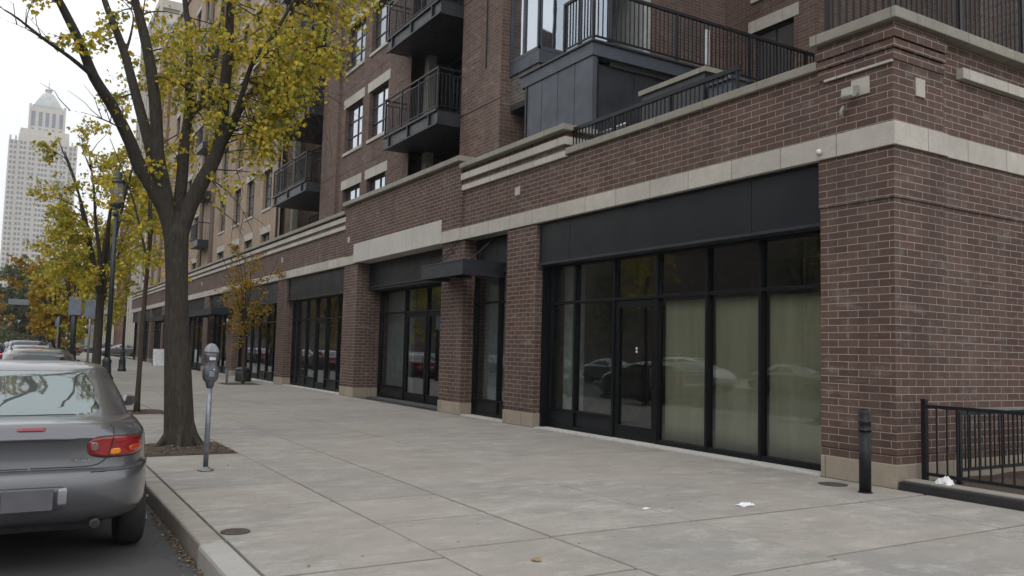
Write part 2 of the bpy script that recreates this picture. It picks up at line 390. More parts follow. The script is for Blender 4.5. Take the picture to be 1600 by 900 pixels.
struct(MB().box(1.275, 1.488, 3.57, 6.60, -.3, .012).build('kerb_repair', concrete('newer_kerb_concrete', (.41, .40, .375), stain=.4), bevel=.03))
# pale threshold strip along the shop fronts
th = MB()
for a, b in ((7.22, 14.1), (15.32, 17.28), (25.62, 32.18), (33.4, 41), (42.3, 47)): th.box(9.04, 9.5, a, b, -.1, .018)
struct(th.build('threshold_strip', concrete('pale_threshold', (.58, .57, .54), stain=.3), bevel=.004))

# ------------------------------------------------------------------ brown brick apartment building with retail podium
B = thing('apartment_building', 'long brown brick apartment building with black shopfronts along the pavement', 'building', (9, 6, 0))
Binv = Matrix.Translation((-9, -6, 0))
class PB(MB):   # a part of building B given in world coordinates
    def build(s, name, mat, parent=None, **k):
        o = MB.build(s, name, mat, parent if parent is not None else B, **k)
        if parent is None: o.matrix_parent_inverse = Binv
        return o
F = 9.03
# podium walls
PB().box(9.05, 9.5, 7.2, 13.1, 4.42, 5.36).build('upper_wall', 'brick')
PB().box(9.05, 9.5, 13.1, 17.45, 4.42, 5.32).box(9.02, 9.5, 13.14, 17.45, 5.44, 5.57).box(9.04, 9.5, 13.16, 17.45, 5.72, 5.845).build('upper_wall', 'brick')
PB().box(8.97, 9.5, 17.45, 25.5, 4.42, 6.03).build('raised_parapet', 'brick')
PB().box(9.05, 9.5, 25.5, 82, 4.42, 5.32).box(9.02, 9.5, 25.5, 82, 5.44, 5.57).box(9.04, 9.5, 25.5, 82, 5.72, 5.80).build('upper_wall', 'brick')
PB().box(8.985, 9.55, 7.2, 13.1, 5.36, 5.485).build('coping', 'coping', bevel=.01)
PB().box(8.90, 9.75, 13.06, 17.45, 5.845, 5.96).build('coping', 'coping', bevel=.01)
PB().box(8.86, 9.6, 17.40, 25.56, 6.03, 6.16).build('coping', 'coping', bevel=.01)
PB().box(8.93, 9.55, 25.56, 82, 5.80, 5.92).build('coping', 'coping', bevel=.01)
PB().box(8.985, 9.52, 13.1, 17.45, 5.32, 5.44).box(8.96, 9.6, 13.1, 17.45, 5.57, 5.72).build('stone_trim', 'stone')
PB().box(8.985, 9.52, 25.5, 82, 5.32, 5.44).box(8.98, 9.52, 25.5, 82, 5.57, 5.72).build('stone_trim', 'stone')
# narrow return courses on the end of the stepped parapet
PB().box(9.5, 9.75, 13.14, 17.4, 5.0, 5.845).build('upper_wall', 'brick')
# stone band and lintel
PB().box(8.99, 9.5, 7.21, 17.45, 4.13, 4.42).box(8.955, 9.5, 17.45, 18.44, 4.13, 4.42).box(8.99, 9.5, 24.6, 82, 4.13, 4.42).build('stone_band', 'stone', bevel=.006)
PB().box(8.94, 9.5, 18.44, 24.6, 4.14, 4.73).build('stone_lintel', 'lintel', bevel=.006)
# corner pier
PB().box(9.04, 10.08, 6.13, 7.2, .39, 3.49).box(9.055, 10.08, 6.145, 7.19, .28, .39).box(9.02, 10.08, 6.11, 7.21, 3.49, 4.13)\
    .box(9.03, 10.08, 6.12, 7.2, 4.42, 5.2).box(9.005, 10.08, 6.095, 7.21, 5.2, 5.325).box(9.02, 10.08, 6.11, 7.205, 5.325, 5.345).box(8.985, 10.08, 6.075, 7.22, 5.345, 5.45)\
    .box(9.01, 10.08, 6.10, 7.205, 5.45, 5.47).box(8.965, 10.08, 6.055, 7.22, 5.47, 5.60).box(8.99, 10.08, 6.08, 7.21, 5.60, 5.67).build('corner_pier', 'brick', bevel=.004)
PB().box(9.03, 10.08, 6.12, 7.2, -.1, .28).build('pier_base', 'base', bevel=.008)
PB().box(8.98, 10.1, 6.07, 7.21, 4.13, 4.42).build('stone_band', 'stone', bevel=.006)
PB().box(8.90, 9.5, 5.99, 7.26, 5.67, 5.81).box(9.5, 24, 5.99, 6.55, 5.67, 5.81).build('coping', 'coping', bevel=.01)
# side wall
PB().box(10.08, 24, 6.155, 6.6, .39, 3.49).box(10.08, 24, 6.175, 6.6, .28, .39).box(10.08, 24, 6.135, 6.6, 3.49, 4.13).box(10.08, 24, 6.155, 6.6, 4.42, 5.67).build('side_wall', 'brick')
PB().box(10.08, 24, 6.15, 6.6, -.1, .28).build('pier_base', 'base')
PB().box(10.1, 24, 6.10, 6.5, 4.13, 4.42).build('stone_band', 'stone', bevel=.006)
PB().box(10.43, 24, 6.06, 6.5, 5.22, 5.365).build('stone_trim', 'stone', bevel=.006)
# podium piers
PIERS = [(14.13, 15.3), (17.3, 18.46), (32.2, 33.42), (41.0, 42.2), (47.1, 48.4), (54.5, 55.7), (62.5, 63.8), (69, 70), (75.6, 77)]
for a, b in PIERS:
    PB().box(F, 9.6, a, b, .36, 4.13).box(F+.012, 9.6, a+.01, b-.01, .28, .36).build('brick_pier', 'brick')
    PB().box(F-.01, 9.6, a-.01, b+.01, -.1, .28).build('pier_base', 'base', bevel=.008)
PB().box(F, 9.86, 24.4, 25.62, .36, 4.13).box(F+.012, 9.86, 24.41, 25.61, .28, .36).build('brick_pier', 'brick')
PB().box(F-.01, 9.87, 24.39, 25.63, -.1, .28).build('pier_base', 'base', bevel=.008)
PB().box(9.6, 10.0, 17.9, 18.44, 0, 4.13).build('brick_pier', 'brick')
# the square stone insets and small fittings
for (y, z) in ((14.95, 4.93), (25.13, 4.93), (33.0, 4.93), (49.5, 4.93), (62, 4.93)):
    PB().box(9.03 if y != 25.13 else 8.955, 9.1, y-.09, y+.09, z-.09, z+.09).build('stone_inset', 'stone')
PB().box(9.015, 9.1, 6.44, 6.70, 4.86, 5.08).build('stone_inset', 'stone')
PB().box(9.47, 9.66, 6.10, 6.15, 4.82, 5.05).build('stone_inset', 'stone')
# security lamp on the corner pier
sm = PB().box(8.95, 9.02, 6.58, 6.68, 4.88, 4.99)
sm.prism([(8.95, 6.56, 4.98), (8.86, 6.56, 4.95), (8.84, 6.56, 4.84), (8.87, 6.56, 4.81), (8.95, 6.56, 4.85)], (0, .17, 0))
lamp0 = sm.build('wall_lamp', 'fixture', bevel=.008)
PB().tube([(8.98, 6.78, 4.76), (8.95, 6.80, 4.70), (8.955, 6.80, 4.62)], [.025, .022, .03], 8).build('camera_bracket', 'fixture', smooth=True)
PB().lathe([(.008, -.036), (.028, -.028), (.037, 0), (.028, .028), (.008, .037)], 8.95, 7.15, 12, 4.23).build('globe_fixture', M['signwhite'], smooth=True)
# white efflorescence line
PB().box(8.99, 9.02, 6.11, 7.1, 5.165, 5.195).build('efflorescence_line', M['stone'])
# cables on the raised parapet pier
PB().tube([(9.0, 17.6, 4.1), (8.98, 18.0, 3.93), (8.99, 18.35, 3.8), (9.0, 18.9, 3.62), (9.2, 20.2, 3.35)], .012, 6).build('loose_cable', 'rail')

# interior of the shops: rooms with floors, walls and ceiling
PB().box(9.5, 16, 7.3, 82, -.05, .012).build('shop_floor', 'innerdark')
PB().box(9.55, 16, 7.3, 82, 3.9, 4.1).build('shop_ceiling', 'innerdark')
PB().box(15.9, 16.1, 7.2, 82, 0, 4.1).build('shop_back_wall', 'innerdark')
for y in (14.9, 17.9, 24.9, 32.8, 41.6, 47.8, 55, 63, 69.5, 76):
    PB().box(9.8 if y != 24.9 else 9.9, 15.9, y-.08, y+.08, .012, 3.9).build('partition', 'inner')
PB().box(9.75, 10.05, 13.82, 14.12, .012, 3.9).build('column', 'innerwhite')
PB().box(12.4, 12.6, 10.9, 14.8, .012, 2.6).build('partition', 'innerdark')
PB().box(10.08, 10.15, 22.45, 24.35, .012, 3.4).build('partition', 'innerwhite')
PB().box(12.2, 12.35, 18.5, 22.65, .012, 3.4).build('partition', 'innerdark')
PB().box(9.62, 9.7, 15.4, 17.25, .012, 3.4).build('partition', 'innerwhite')  # pale board added close behind these panes to stand in for their reflections
# olive curtain, gently folded
for (ya, yb) in ((7.32, 8.46), (8.54, 9.55), (9.63, 10.72)):
    cm = MB(); n = 60; rows = 8
    for j in range(rows+1):
        z = .09+(2.43-.09)*j/rows
        for i in range(n+1):
            y = ya+(yb-ya)*i/n
            x = 9.50+.004*math.sin(y*13+math.sin(y*7)*2+z*.3)+.006*math.sin(z*1.4+y*2)
            cm.v.append((x, y, z))
    for j in range(rows):
        for i in range(n): a = j*(n+1)+i; cm.f.append((a, a+1, a+n+2, a+n+1))
    o = cm.build('curtain', 'curtain', B, smooth=True); o.matrix_parent_inverse = Binv
    sd = o.modifiers.new('thickness', 'SOLIDIFY'); sd.thickness = .004; sd.offset = 1

def shopfront(y0, y1, X, ms, trans=2.5, top=3.28, doors=(), kick=(), z0=.02, glassm='glass', name='shopfront', fw=.055, dep=.13, panel=True, handle_side=0):
    """black aluminium shopfront: frame bars, each pane, door and kick panel a child"""
    fm = PB()
    ys = [y0]+list(ms)+[y1]
    for y in ys:
        a = y if y == y0 else (y-fw if y == y1 else y-fw/2); 
        fm.box(X-dep*.55, X+dep*.45, a, a+fw, z0, top)
    for a, b in zip(ys, ys[1:]):
        a2 = a+(fw if a == y0 else fw/2); b2 = b-(fw if b == y1 else fw/2)
        fm.box(X-dep*.5, X+dep*.4, a2, b2, top-fw, top); fm.box(X-dep*.5, X+dep*.4, a2, b2, trans-fw/2, trans+fw/2)
        if not any(abs(a-d[0]) < .01 for d in doors): fm.box(X-dep*.5, X+dep*.4, a2, b2, z0, z0+.075)
        if any(abs(a-k) < .01 for k in kick): fm.box(X-dep*.5, X+dep*.4, a2, b2, .36, .36+fw*.8)
    fr = fm.build(name, 'black', bevel=.004)
    for a, b in zip(ys, ys[1:]):
        a2 = a+(fw if a == y0 else fw/2)+.001; b2 = b-(fw if b == y1 else fw/2)-.001
        MB().box(X-.006, X+.006, a2, b2, trans+fw/2, top-fw).build('pane', glassm, fr)
        if any(abs(a-d[0]) < .01 for d in doors):
            st = .11; dm = MB(); zt = trans-fw/2-.01
            dm.box(X-.045, X+.03, a2, a2+st, z0, zt).box(X-.045, X+.03, b2-st, b2, z0, zt).box(X-.045, X+.03, a2+st, b2-st, zt-.12, zt).box(X-.045, X+.03, a2+st, b2-st, z0, z0+.24)
            dm.box(X-.05, X+.03, a2+st, b2-st, 1.02, 1.05) if False else None
            d_ = dm.build('door', 'black', fr, bevel=.004)
            MB().box(X-.006, X+.006, a2+st, b2-st, z0+.24, zt-.12).build('door_pane', glassm, fr)
            hy = a2+st*.5 if handle_side == 0 else b2-st*.5
            MB().tube([(X-.05, hy, .95), (X-.11, hy, .98), (X-.11, hy, 1.27), (X-.05, hy, 1.30)], .013, 8).build('door_handle', 'rail', fr, smooth=True)
        elif any(abs(a-k) < .01 for k in kick):
            MB().box(X-.02, X+.02, a2, b2, z0+.075, .36).build('kick_panel', 'panel', fr)
            MB().box(X-.006, X+.006, a2, b2, .36+fw*.8, trans-fw/2).build('pane', glassm, fr)
        else:
            MB().box(X-.006, X+.006, a2, b2, z0+.075, trans-fw/2).build('pane', glassm, fr)
    return fr
def signpanel(y0, y1, X, seams=(), z0=3.28, z1=4.13):
    pm = PB(); ys = [y0]+list(seams)+[y1]
    for a, b in zip(ys, ys[1:]): pm.box(X, X+.3, a+.004, b-.004, z0+.03, z1)
    pm.build('sign_panel', 'panel', bevel=.005)
    PB().box(X-.035, X+.3, y0, y1, z0-.015, z0+.028).build('sign_lip', 'steel', bevel=.004)
    PB().box(X-.02, X+.3, y0, y1, z1-.035, z1-.002).build('sign_lip', 'rail')
PB().box(9.19, 9.47, 14.05, 14.12, .02, 3.26).build('jamb', 'black', bevel=.004)
sf1 = shopfront(7.24, 14.05, 9.4, [8.50, 9.59, 10.77, 11.95, 13.17], doors=[(10.77, 11.95)], kick=(11.95, 13.17))
MB().box(9.385, 9.392, 11.33, 11.37, 1.54, 1.58).box(9.385, 9.392, 11.33, 11.37, 1.60, 1.635).build('door_sticker', 'paper', sf1)
signpanel(7.21, 14.12, 9.10, (8.45, 13.05))
shopfront(15.31, 17.29, 9.4, [16.12], trans=2.62, kick=(15.31, 16.12), glassm='glassdark')
signpanel(15.31, 17.29, 9.36, (16.3,), z0=3.36)
shopfront(18.48, 24.38, 9.88, [19.45, 20.94, 22.42], trans=2.58, doors=[(19.45, 20.94), (20.94, 22.42)], kick=(22.42, 18.48), glassm='glassdark')
signpanel(18.47, 24.39, 9.42, (21.4,), z0=3.38)
PB().box(9.42, 9.95, 18.47, 24.39, 3.30, 3.36).build('soffit', 'soffit')
shopfront(25.64, 32.18, 9.4, [26.9, 28.1, 29.25, 30.4, 31.5], doors=[(28.1, 29.25)], kick=(25.64, 26.9, 29.25, 30.4, 31.5), glassm='glassdark')
signpanel(25.64, 32.18, 9.12, (26.9, 28.2, 29.4, 30.6))
shopfront(33.44, 40.98, 9.4, [34.9, 36.0, 37.3, 38.7, 39.9], doors=[(37.3, 38.7)], kick=(33.44, 34.9, 36.0, 38.7, 39.9), glassm='glassdark')
signpanel(33.44, 40.98, 9.14, (35.9, 38.4))
for i in range(3, 9):
    a, b = PIERS[i][1]+.02, (PIERS[i+1][0]-.02 if i < 8 else 81.5)
    if b-a < 2: continue
    k = [a+(b-a)*j/4 for j in (1, 2, 3)]
    shopfront(a, b, 9.4, k, kick=(a, k[0], k[1], k[2]), glassm='glassdark')
    signpanel(a, b, 9.14, (k[1],))
# canopies
def canopy(y0, y1, x0, z0, z1, rods, xe=9.05):
    c = PB().box(x0, x0+.04, y0, y1, z0, z1).box(x0+.04, xe, y0, y0+.04, z0, z1).box(x0+.04, 9.05, y1-.04, y1, z0, z1).box(x0+.04, 9.02, y0+.04, y1-.04, z0+.10, z0+.16)
    c.box(x0+.04, 9.1, (y0+y1)/2-.03, (y0+y1)/2+.03, z0+.02, z0+.10).box(x0-.012, x0, y0, y1, z0, z0+.03).box(x0-.012, x0, y0, y1, z1-.03, z1)
    o = c.build('canopy', 'steel', bevel=.004)
    for y in rods: MB().tube([(x0+.25, y, z1-.03), (9.2, y, 4.05)], .014, 6).build('rod', 'rail', o)
    for y in rods: MB().tube([(x0+.55, y, z1-.06), (x0+.55, y, z1+.25)], .01, 6).build('rod', 'rail', o)
canopy(15.95, 18.1, 8.30, 3.16, 3.50, (16.2, 17.85), 9.36)
canopy(41.1, 47.0, 8.0, 2.93, 3.26, (41.6, 46.5))
canopy(55.8, 62.4, 8.0, 2.93, 3.26, (56.3, 61.9))
# terrace deck
PB().box(9.5, 26, 6.6, 82, 4.75, 4.98).build('terrace_deck', 'kerbface')
PB().box(16.1, 26, 7.2, 82, -.1, 4.75).build('rear_volume', 'brick')

# ------------------------------------------------------------------ upper storeys
def wallplane(name, mat, X, y0, y1, z0, z1, ops, parent=None, dep=.22):
    """wall facing the street with real reveals round every opening (ya, yb, za, zb)"""
    ys = sorted({y0, y1, *[o[0] for o in ops], *[o[1] for o in ops]}); zs = sorted({z0, z1, *[o[2] for o in ops], *[o[3] for o in ops]})
    w = PB()
    def inop(y, z): return any(o[0] < y < o[1] and o[2] < z < o[3] for o in ops)
    for a, b in zip(ys, ys[1:]):
        run = None
        for c, d in list(zip(zs, zs[1:]))+[(None, None)]:
            solid = c is not None and not inop((a+b)/2, (c+d)/2)
            if solid: run = (run[0], d) if run else (c, d)
            elif run: w.poly([(X, a, run[0]), (X, a, run[1]), (X, b, run[1]), (X, b, run[0])]); run = None
    for (a, b, c, d) in ops:
        w.poly([(X, a, c), (X+dep, a, c), (X+dep, a, d), (X, a, d)]).poly([(X, b, c), (X, b, d), (X+dep, b, d), (X+dep, b, c)])
        w.poly([(X, a, d), (X+dep, a, d), (X+dep, b, d), (X, b, d)]).poly([(X, a, c), (X, b, c), (X+dep, b, c), (X+dep, a, c)])
    return w.build(name, mat, parent)
def window(X, a, b, c, d, parent=None, cls=PB, muntin=(.5,), rails=(.62, ), lintel=True, sill=True, g='winglass', lm='stone', sub=True, sash=None):
    xi = X+.14; fr = cls()
    t = .05
    fr.box(xi, xi+.06, a, a+t, c, d).box(xi, xi+.06, b-t, b, c, d).box(xi, xi+.06, a+t, b-t, c, c+t).box(xi, xi+.06, a+t, b-t, d-t, d)
    for m_ in muntin: y = a+(b-a)*m_; fr.box(xi+.002, xi+.055, y-.028, y+.028, c+t, d-t)
    for r_ in rails:
        z = c+(d-c)*r_
        fr.box(xi+.004, xi+.05, a+t, b-t, z-.022, z+.022)
    o = fr.build('window', 'steel', parent)
    MB().box(xi+.03, xi+.045, a+t, b-t, c+t, d-t).build('pane', g, o)
    if lintel: MB().box(X-.012, X+.12, a-.16, b+.16, d+.004, d+.34).build('lintel', lm, o)
    if sill: MB().box(X-.05, X+.2, a-.05, b+.05, c-.11, c-.003).build('sill', lm, o)
    return o
U = 10.2; FH = 3.1
# brown part: openings
ops = []
for k in range(6):
    for (a, b) in ((25.35, 27.05), (27.7, 29.5)):
        z0, z1 = 8.72+FH*k, 10.45+FH*k
        ops.append((a, b, z0, z1)); 
for (a, b) in ((25.35, 27.05), (27.7, 29.5)): ops.append((a, b, 5.75, 7.35))
wallplane('upper_facade', 'brickup', U, 23.5, 30.0, 4.9, 28, ops)
for (a, b, c, d) in ops:
    low = c < 6
    window(U, a, b, c, d, muntin=(.45,), rails=(.66, .33) if not low else (), g='winglass' if rnd.random() < .8 else 'wingdim')
def vol(name, mat, *bx):
    w = PB()
    for q in bx: w.box(*q)
    return w.build(name, mat)
vol('brick_pier', 'brickup', (U-.12, 12.2, 30.0, 31.8, 4.9, 28))
vol('brick_pier', 'brickup', (U, 12.6, 17.84, 20.0, 4.9, 28))
# dark shadow joints along the storeys
for z in (7.95, 11.1, 14.2, 17.3):
    PB().box(U-.004, U+.03, 23.5, 30, z, z+.02).build('storey_joint', 'rail'); PB().box(U-.125, U, 30, 31.8, z, z+.02).build('storey_joint', 'rail'); PB().box(U-.005, U+.03, 17.84, 20.0, z-.05, z-.02).build('storey_joint', 'rail')
PB().tube([(U-.02, 18.6, 14.2), (U-.02, 18.6, 8.9)], .02, 6).build('downpipe', 'rail')
# two stacks of recessed balconies
def stack(y0, y1, yb1, floors, dep=1.35, xf=9.5, brickm='brickup', side=None):
    vol('recess_wall', brickm, (U+dep, U+dep+.3, y0, y1, 4.9, 28))
    # concrete column in the far corner
    vol('concrete_column', 'coping', (U+.45, U+.7, y1-.35, y1-.02, 4.9, 28))
    for k in range(floors):
        zf = 8.05+FH*k
        # glazing at the back
        g = PB(); gx = U+dep-.08
        n = 4; zz0, zz1 = zf+.05, zf+2.5
        for i in range(n+1):
            y = y0+.35+(y1-y0-.7)*i/n; g.box(gx-.05, gx, y-.035, y+.035, zz0, zz1)
        g.box(gx-.05, gx, y0+.35, y1-.35, zz1, zz1+.08).box(gx-.05, gx, y0+.35, y1-.35, zz0+1.9, zz0+1.95)
        o = g.build('balcony_window', 'steel'); MB().box(gx-.03, gx-.015, y0+.35, y1-.35, zz0, zz1).build('pane', 'winglass' if k % 2 == 0 else 'wingdim', o)
        # slab with steel edge channel
        vol('balcony_slab', 'steel', (xf, U+dep, y0+.02, yb1, zf-.42, zf-.06))
        e = PB().box(xf-.06, xf, y0, yb1+.04, zf-.07, zf).box(xf-.05, xf, y0, yb1+.04, zf-.45, zf-.40).box(xf, U+dep, y0+.02, yb1, zf-.06, zf-.005)
        for i in range(3): y = y0+.5+(yb1-y0-.9)*i/2; e.box(xf-.055, xf, y-.03, y+.03, zf-.4, zf-.07)
        e.build('balcony_edge', 'rail')
        r_ = PB(); zt = zf+1.12
        r_.box(xf-.03, xf+.02, y0, yb1, zt, zt+.05).box(xf-.015, xf+.01, y0, yb1, zt-.14, zt-.11).box(xf-.015, xf+.01, y0, yb1, zf+.08, zf+.11)
        n = int((yb1-y0)/.105)
        for i in range(n+1): y = y0+(yb1-y0)*i/n; r_.box(xf-.009, xf+.007, y-.008, y+.008, zf+.08, zt-.11)
        for i in range(4): y = y0+.02+(yb1-y0-.04)*i/3; r_.box(xf-.025, xf+.02, y-.022, y+.022, zf, zt)
        for yy in (y0, yb1-.02):
            r_.box(xf, U+.05, yy, yy+.03, zt, zt+.05).box(xf, U+.05, yy, yy+.02, zt-.14, zt-.11).box(xf, U+.05, yy, yy+.02, zf+.08, zf+.11)
            nn = 6
            for i in range(1, nn): x = xf+(U-xf)*i/nn; r_.box(x-.008, x+.008, yy+.002, yy+.018, zf+.08, zt-.11)
        r_.build('balcony_railing', 'rail')
stack(20.0, 23.5, 23.75, 4)
stack(31.8, 37.9, 36.6, 4)
# ground of recess at podium level: glazing
for (y0, y1) in ((20.3, 23.2), (32.2, 37.5)):
    g = PB(); gx = U+1.25
    for i in range(4): y = y0+(y1-y0)*i/3; g.box(gx-.05, gx, y-.035, y+.035, 4.98, 7.4)
    g.box(gx-.05, gx, y0, y1, 7.4, 7.5); o = g.build('terrace_window', 'steel'); MB().box(gx-.03, gx-.015, y0, y1, 4.99, 7.4).build('pane', 'wingdim', o)
# a balcony table and chairs glimpsed through the railings
# glazed bay beside the brick pier, grey spandrel under it
vol('grey_spandrel', 'brickgrey', (10.5, 12.8, 16.5, 17.84, 7.75, 8.5))
vol('bay_sill', 'metalbox', (10.46, 12.8, 16.46, 17.84, 8.5, 8.83))
vol('spandrel_soffit', 'soffit', (10.5, 16.8, 13.7, 17.84, 7.6, 7.75))
def glazing(name, pts, z0, z1, nm, g='winglass', hz=(), parent=None):
    """a framed glass wall between two plan points"""
    a, b = Vector((*pts[0], 0)), Vector((*pts[1], 0)); L = (b-a).length; t = (b-a)/L; n_ = Vector((t.y, -t.x, 0))*.05
    def quad(s0, s1, za, zb, off=1.0):
        p, q = a+t*s0, a+t*s1; m_ = MB(); 
        m_.prism([tuple(p-n_*off+Vector((0, 0, za))), tuple(q-n_*off+Vector((0, 0, za))), tuple(q+n_*off+Vector((0, 0, za))), tuple(p+n_*off+Vector((0, 0, za)))], (0, 0, zb-za)); return m_
    w = PB()
    def addq(*k, off=1.0):
        m_ = quad(*k, off=off); b0 = len(w.v); w.v += m_.v; w.f += [tuple(i+b0 for i in f) for f in m_.f]
    for i in range(nm+1): s = L*i/nm; addq(max(0, s-.045), min(L, s+.045), z0, z1)
    addq(0, L, z0-.03, z0+.06, off=.95)
    for h in hz: addq(0, L, h-.03, h+.03, off=.9)
    o = w.build(name, 'metalbox'); gl = quad(0, L, z0, z1, off=.2); gl.build('pane', g, o); return o
for k in range(3):
    zb = 8.85+FH*k
    glazing('bay_window', ((10.5, 17.84), (10.5, 16.5)), zb, zb+2.2, 2, hz=(zb+1.9,))
    glazing('bay_window', ((10.5, 16.5), (11.7, 16.5)), zb, zb+2.2, 1)
    glazing('bay_window', ((11.7, 16.5), (11.7, 15.3)), zb, zb+2.2, 1)
    if k: vol('bay_spandrel', 'metalbox', (10.48, 12.8, 16.48, 17.84, zb-.9, zb)), vol('bay_spandrel', 'metalbox', (11.68, 12.8, 15.3, 16.48, zb-.9, zb))
vol('bay_sill', 'metalbox', (11.66, 12.75, 15.28, 16.48, 8.05, 8.83))
vol('bay_back', 'inner', (12.75, 12.95, 15.3, 17.84, 8, 17.5))
# courtyard walls behind the metal enclosure
glazing('courtyard_window', ((12.75, 16.8), (13.6, 16.8)), 8.1, 10.9, 2, g='wingdim', hz=(9.0, 9.9))
vol('courtyard_wall', 'brickup', (13.6, 17.3, 16.8, 17.1, 4.9, 22), (12.7, 13.6, 16.8, 17.1, 10.9, 22))
wx = 17.0
wallplane('courtyard_wall', 'brickup', wx, 13.6, 16.8, 4.9, 22, [(14.35, 15.75, 8.1, 10.45), (14.35, 15.75, 11.4, 13.5)])
window(wx, 14.35, 15.75, 8.1, 10.45, muntin=(.5,), rails=(), g='wingdim', sill=False)
window(wx, 14.35, 15.75, 11.4, 13.5, muntin=(.5,), rails=(), g='wingdim')
# wall facing the corner, beyond the courtyard, and the side wing
vol('courtyard_wall', 'brickup', (17.012, 21.9, 13.6, 13.9, 4.9, 22), (23.5, 27, 13.6, 13.9, 4.9, 22), (21.9, 23.5, 13.6, 13.9, 4.9, 10.6), (21.9, 23.5, 13.6, 13.9, 13.0, 22))
glazing('courtyard_window', ((21.9, 13.72), (23.5, 13.72)), 10.6, 13.0, 2, g='wingdim', hz=(11.8,))
vol('wing_wall', 'brickup', (12.2, 22, 6.35, 6.8, 4.98, 14), (12.2, 12.6, 6.3, 6.35, 4.98, 14))
vol('wing_wall', 'brickup', (21.8, 22.2, 6.8, 13.6, 4.98, 14))

# dark metal enclosure with deck and railing
BX, BY = 10.0, 13.63
pm = PB()
segs = [13.63, 14.28, 14.93, 15.58, 16.2]
for i, (a, b) in enumerate(zip(segs, segs[1:])): pm.box(BX, BX+.12, a+.008, b-.008, 4.98, 7.72)
pm.build('metal_cladding', 'metalbox', bevel=.006)
PB().box(BX+.03, BX+.16, 13.64, 16.19, 4.98, 7.7).box(BX-.02, BX+.1, 16.2, 16.27, 4.98, 7.72).build('cladding_frame', 'rail')
pm = PB()
xs = [10.12, 11.2, 12.3, 13.4]
for a, b in zip(xs, xs[1:]): pm.box(a+.004, b-.004, BY+.12, BY+.24, 4.98, 7.6)
pm.build('metal_cladding', 'steel')
PB().box(BX-.03, 17, BY-.02, BY+.24, 7.72, 8.0).box(BX-.03, BX+.2, BY+.24, 16.45, 7.72, 8.0).build('deck_fascia', 'metalbox', bevel=.006)
PB().box(BX-.07, 17, BY-.06, 16.5, 8.0, 8.05).build('deck_edge', 'steel', bevel=.006)
vol('enclosure_back', 'soffit', (13.4, 16.8, BY+.5, BY+.7, 4.98, 7.7))
rl = PB(); zt = 9.13
rl.box(BX-.03, BX+.03, BY-.03, 14.72, zt, zt+.06).box(BX+.03, 17, BY-.03, BY+.03, zt, zt+.07).box(BX-.015, BX+.015, BY, 14.7, 8.12, 8.16).box(BX+.02, 17, BY-.015, BY+.015, 8.12, 8.16)
for i in range(11): y = BY+.0+(14.7-BY)*i/10; rl.box(BX-.012, BX+.012, y-.012, y+.012, 8.05 if i in (0, 10) else 8.14, zt)
n = 58
for i in range(n): x = BX+(17-BX)*i/n; rl.box(x-.011, x+.011, BY-.010, BY+.010, 8.14, zt)
for x in (BX, 12.3, 14.6, 16.6): rl.box(x-.03, x+.03, BY-.028, BY+.028, 8.05, zt)
rl.box(BX-.03, BX+.03, 14.66, 14.72, 8.05, zt)
rl.build('deck_railing', 'rail')
PB().box(13.23, 13.33, BY+.03, BY+.09, 8.18, 9.02).build('pale_post', 'paper')
# low terrace wall with stone cap, tarpaulined box, and lamp tube behind the handrail
vol('planter_wall', 'steel', (10.02, 10.5, 10.38, 12.05, 4.98, 6.44))
vol('planter_cap', 'coping', (9.97, 10.56, 10.32, 12.11, 6.44, 6.53))
vol('planter_cover', 'metalbox', (10.05, 10.35, 9.75, 10.30, 4.98, 6.15), (10.0, 10.4, 9.7, 10.31, 6.15, 6.19))
PB().tube([(9.3, 12.55, 5.66), (9.3, 11.62, 5.68)], .035, 10).build('tube_lamp', 'chrome', smooth=True)
rl = PB(); 
rl.box(9.14, 9.20, 8.75, 13.25, 5.84, 5.91).box(9.16, 9.18, 8.8, 13.2, 5.53, 5.555)
for i in range(44): y = 8.8+4.4*i/43; rl.box(9.16, 9.18, y-.008, y+.008, 5.49, 5.84)
for y in (8.8, 10.3, 11.8, 13.2): rl.box(9.145, 9.195, y-.02, y+.02, 5.485, 5.84)
rl.build('terrace_railing', 'rail')
# railing round the corner terrace
rl = PB(); xc, yc, zb, zt = 9.12, 6.2, 5.86, 6.98
rl.box(xc-.025, xc+.025, yc-.025, 7.16, zt, zt+.05).box(xc+.025, 12.2, yc-.025, yc+.025, zt, zt+.05).box(xc-.02, xc+.02, yc-.02, 7.16, zb, zb+.045).box(xc+.02, 12.2, yc-.02, yc+.02, zb, zb+.045)
for i in range(10): y = yc+.96*i/9; rl.box(xc-.011, xc+.011, y-.011, y+.011, zb+.04, zt)
n = 28
for i in range(1, n+1): x = xc+(12.2-xc)*i/n; rl.box(x-.011, x+.011, yc-.010, yc+.010, zb+.04, zt)
for (x, y) in ((xc, yc), (xc, 7.14), (10.6, yc), (12.15, yc)): rl.box(x-.028, x+.028, y-.027, y+.027, 5.81, zt)
rl.build('corner_railing', 'rail')

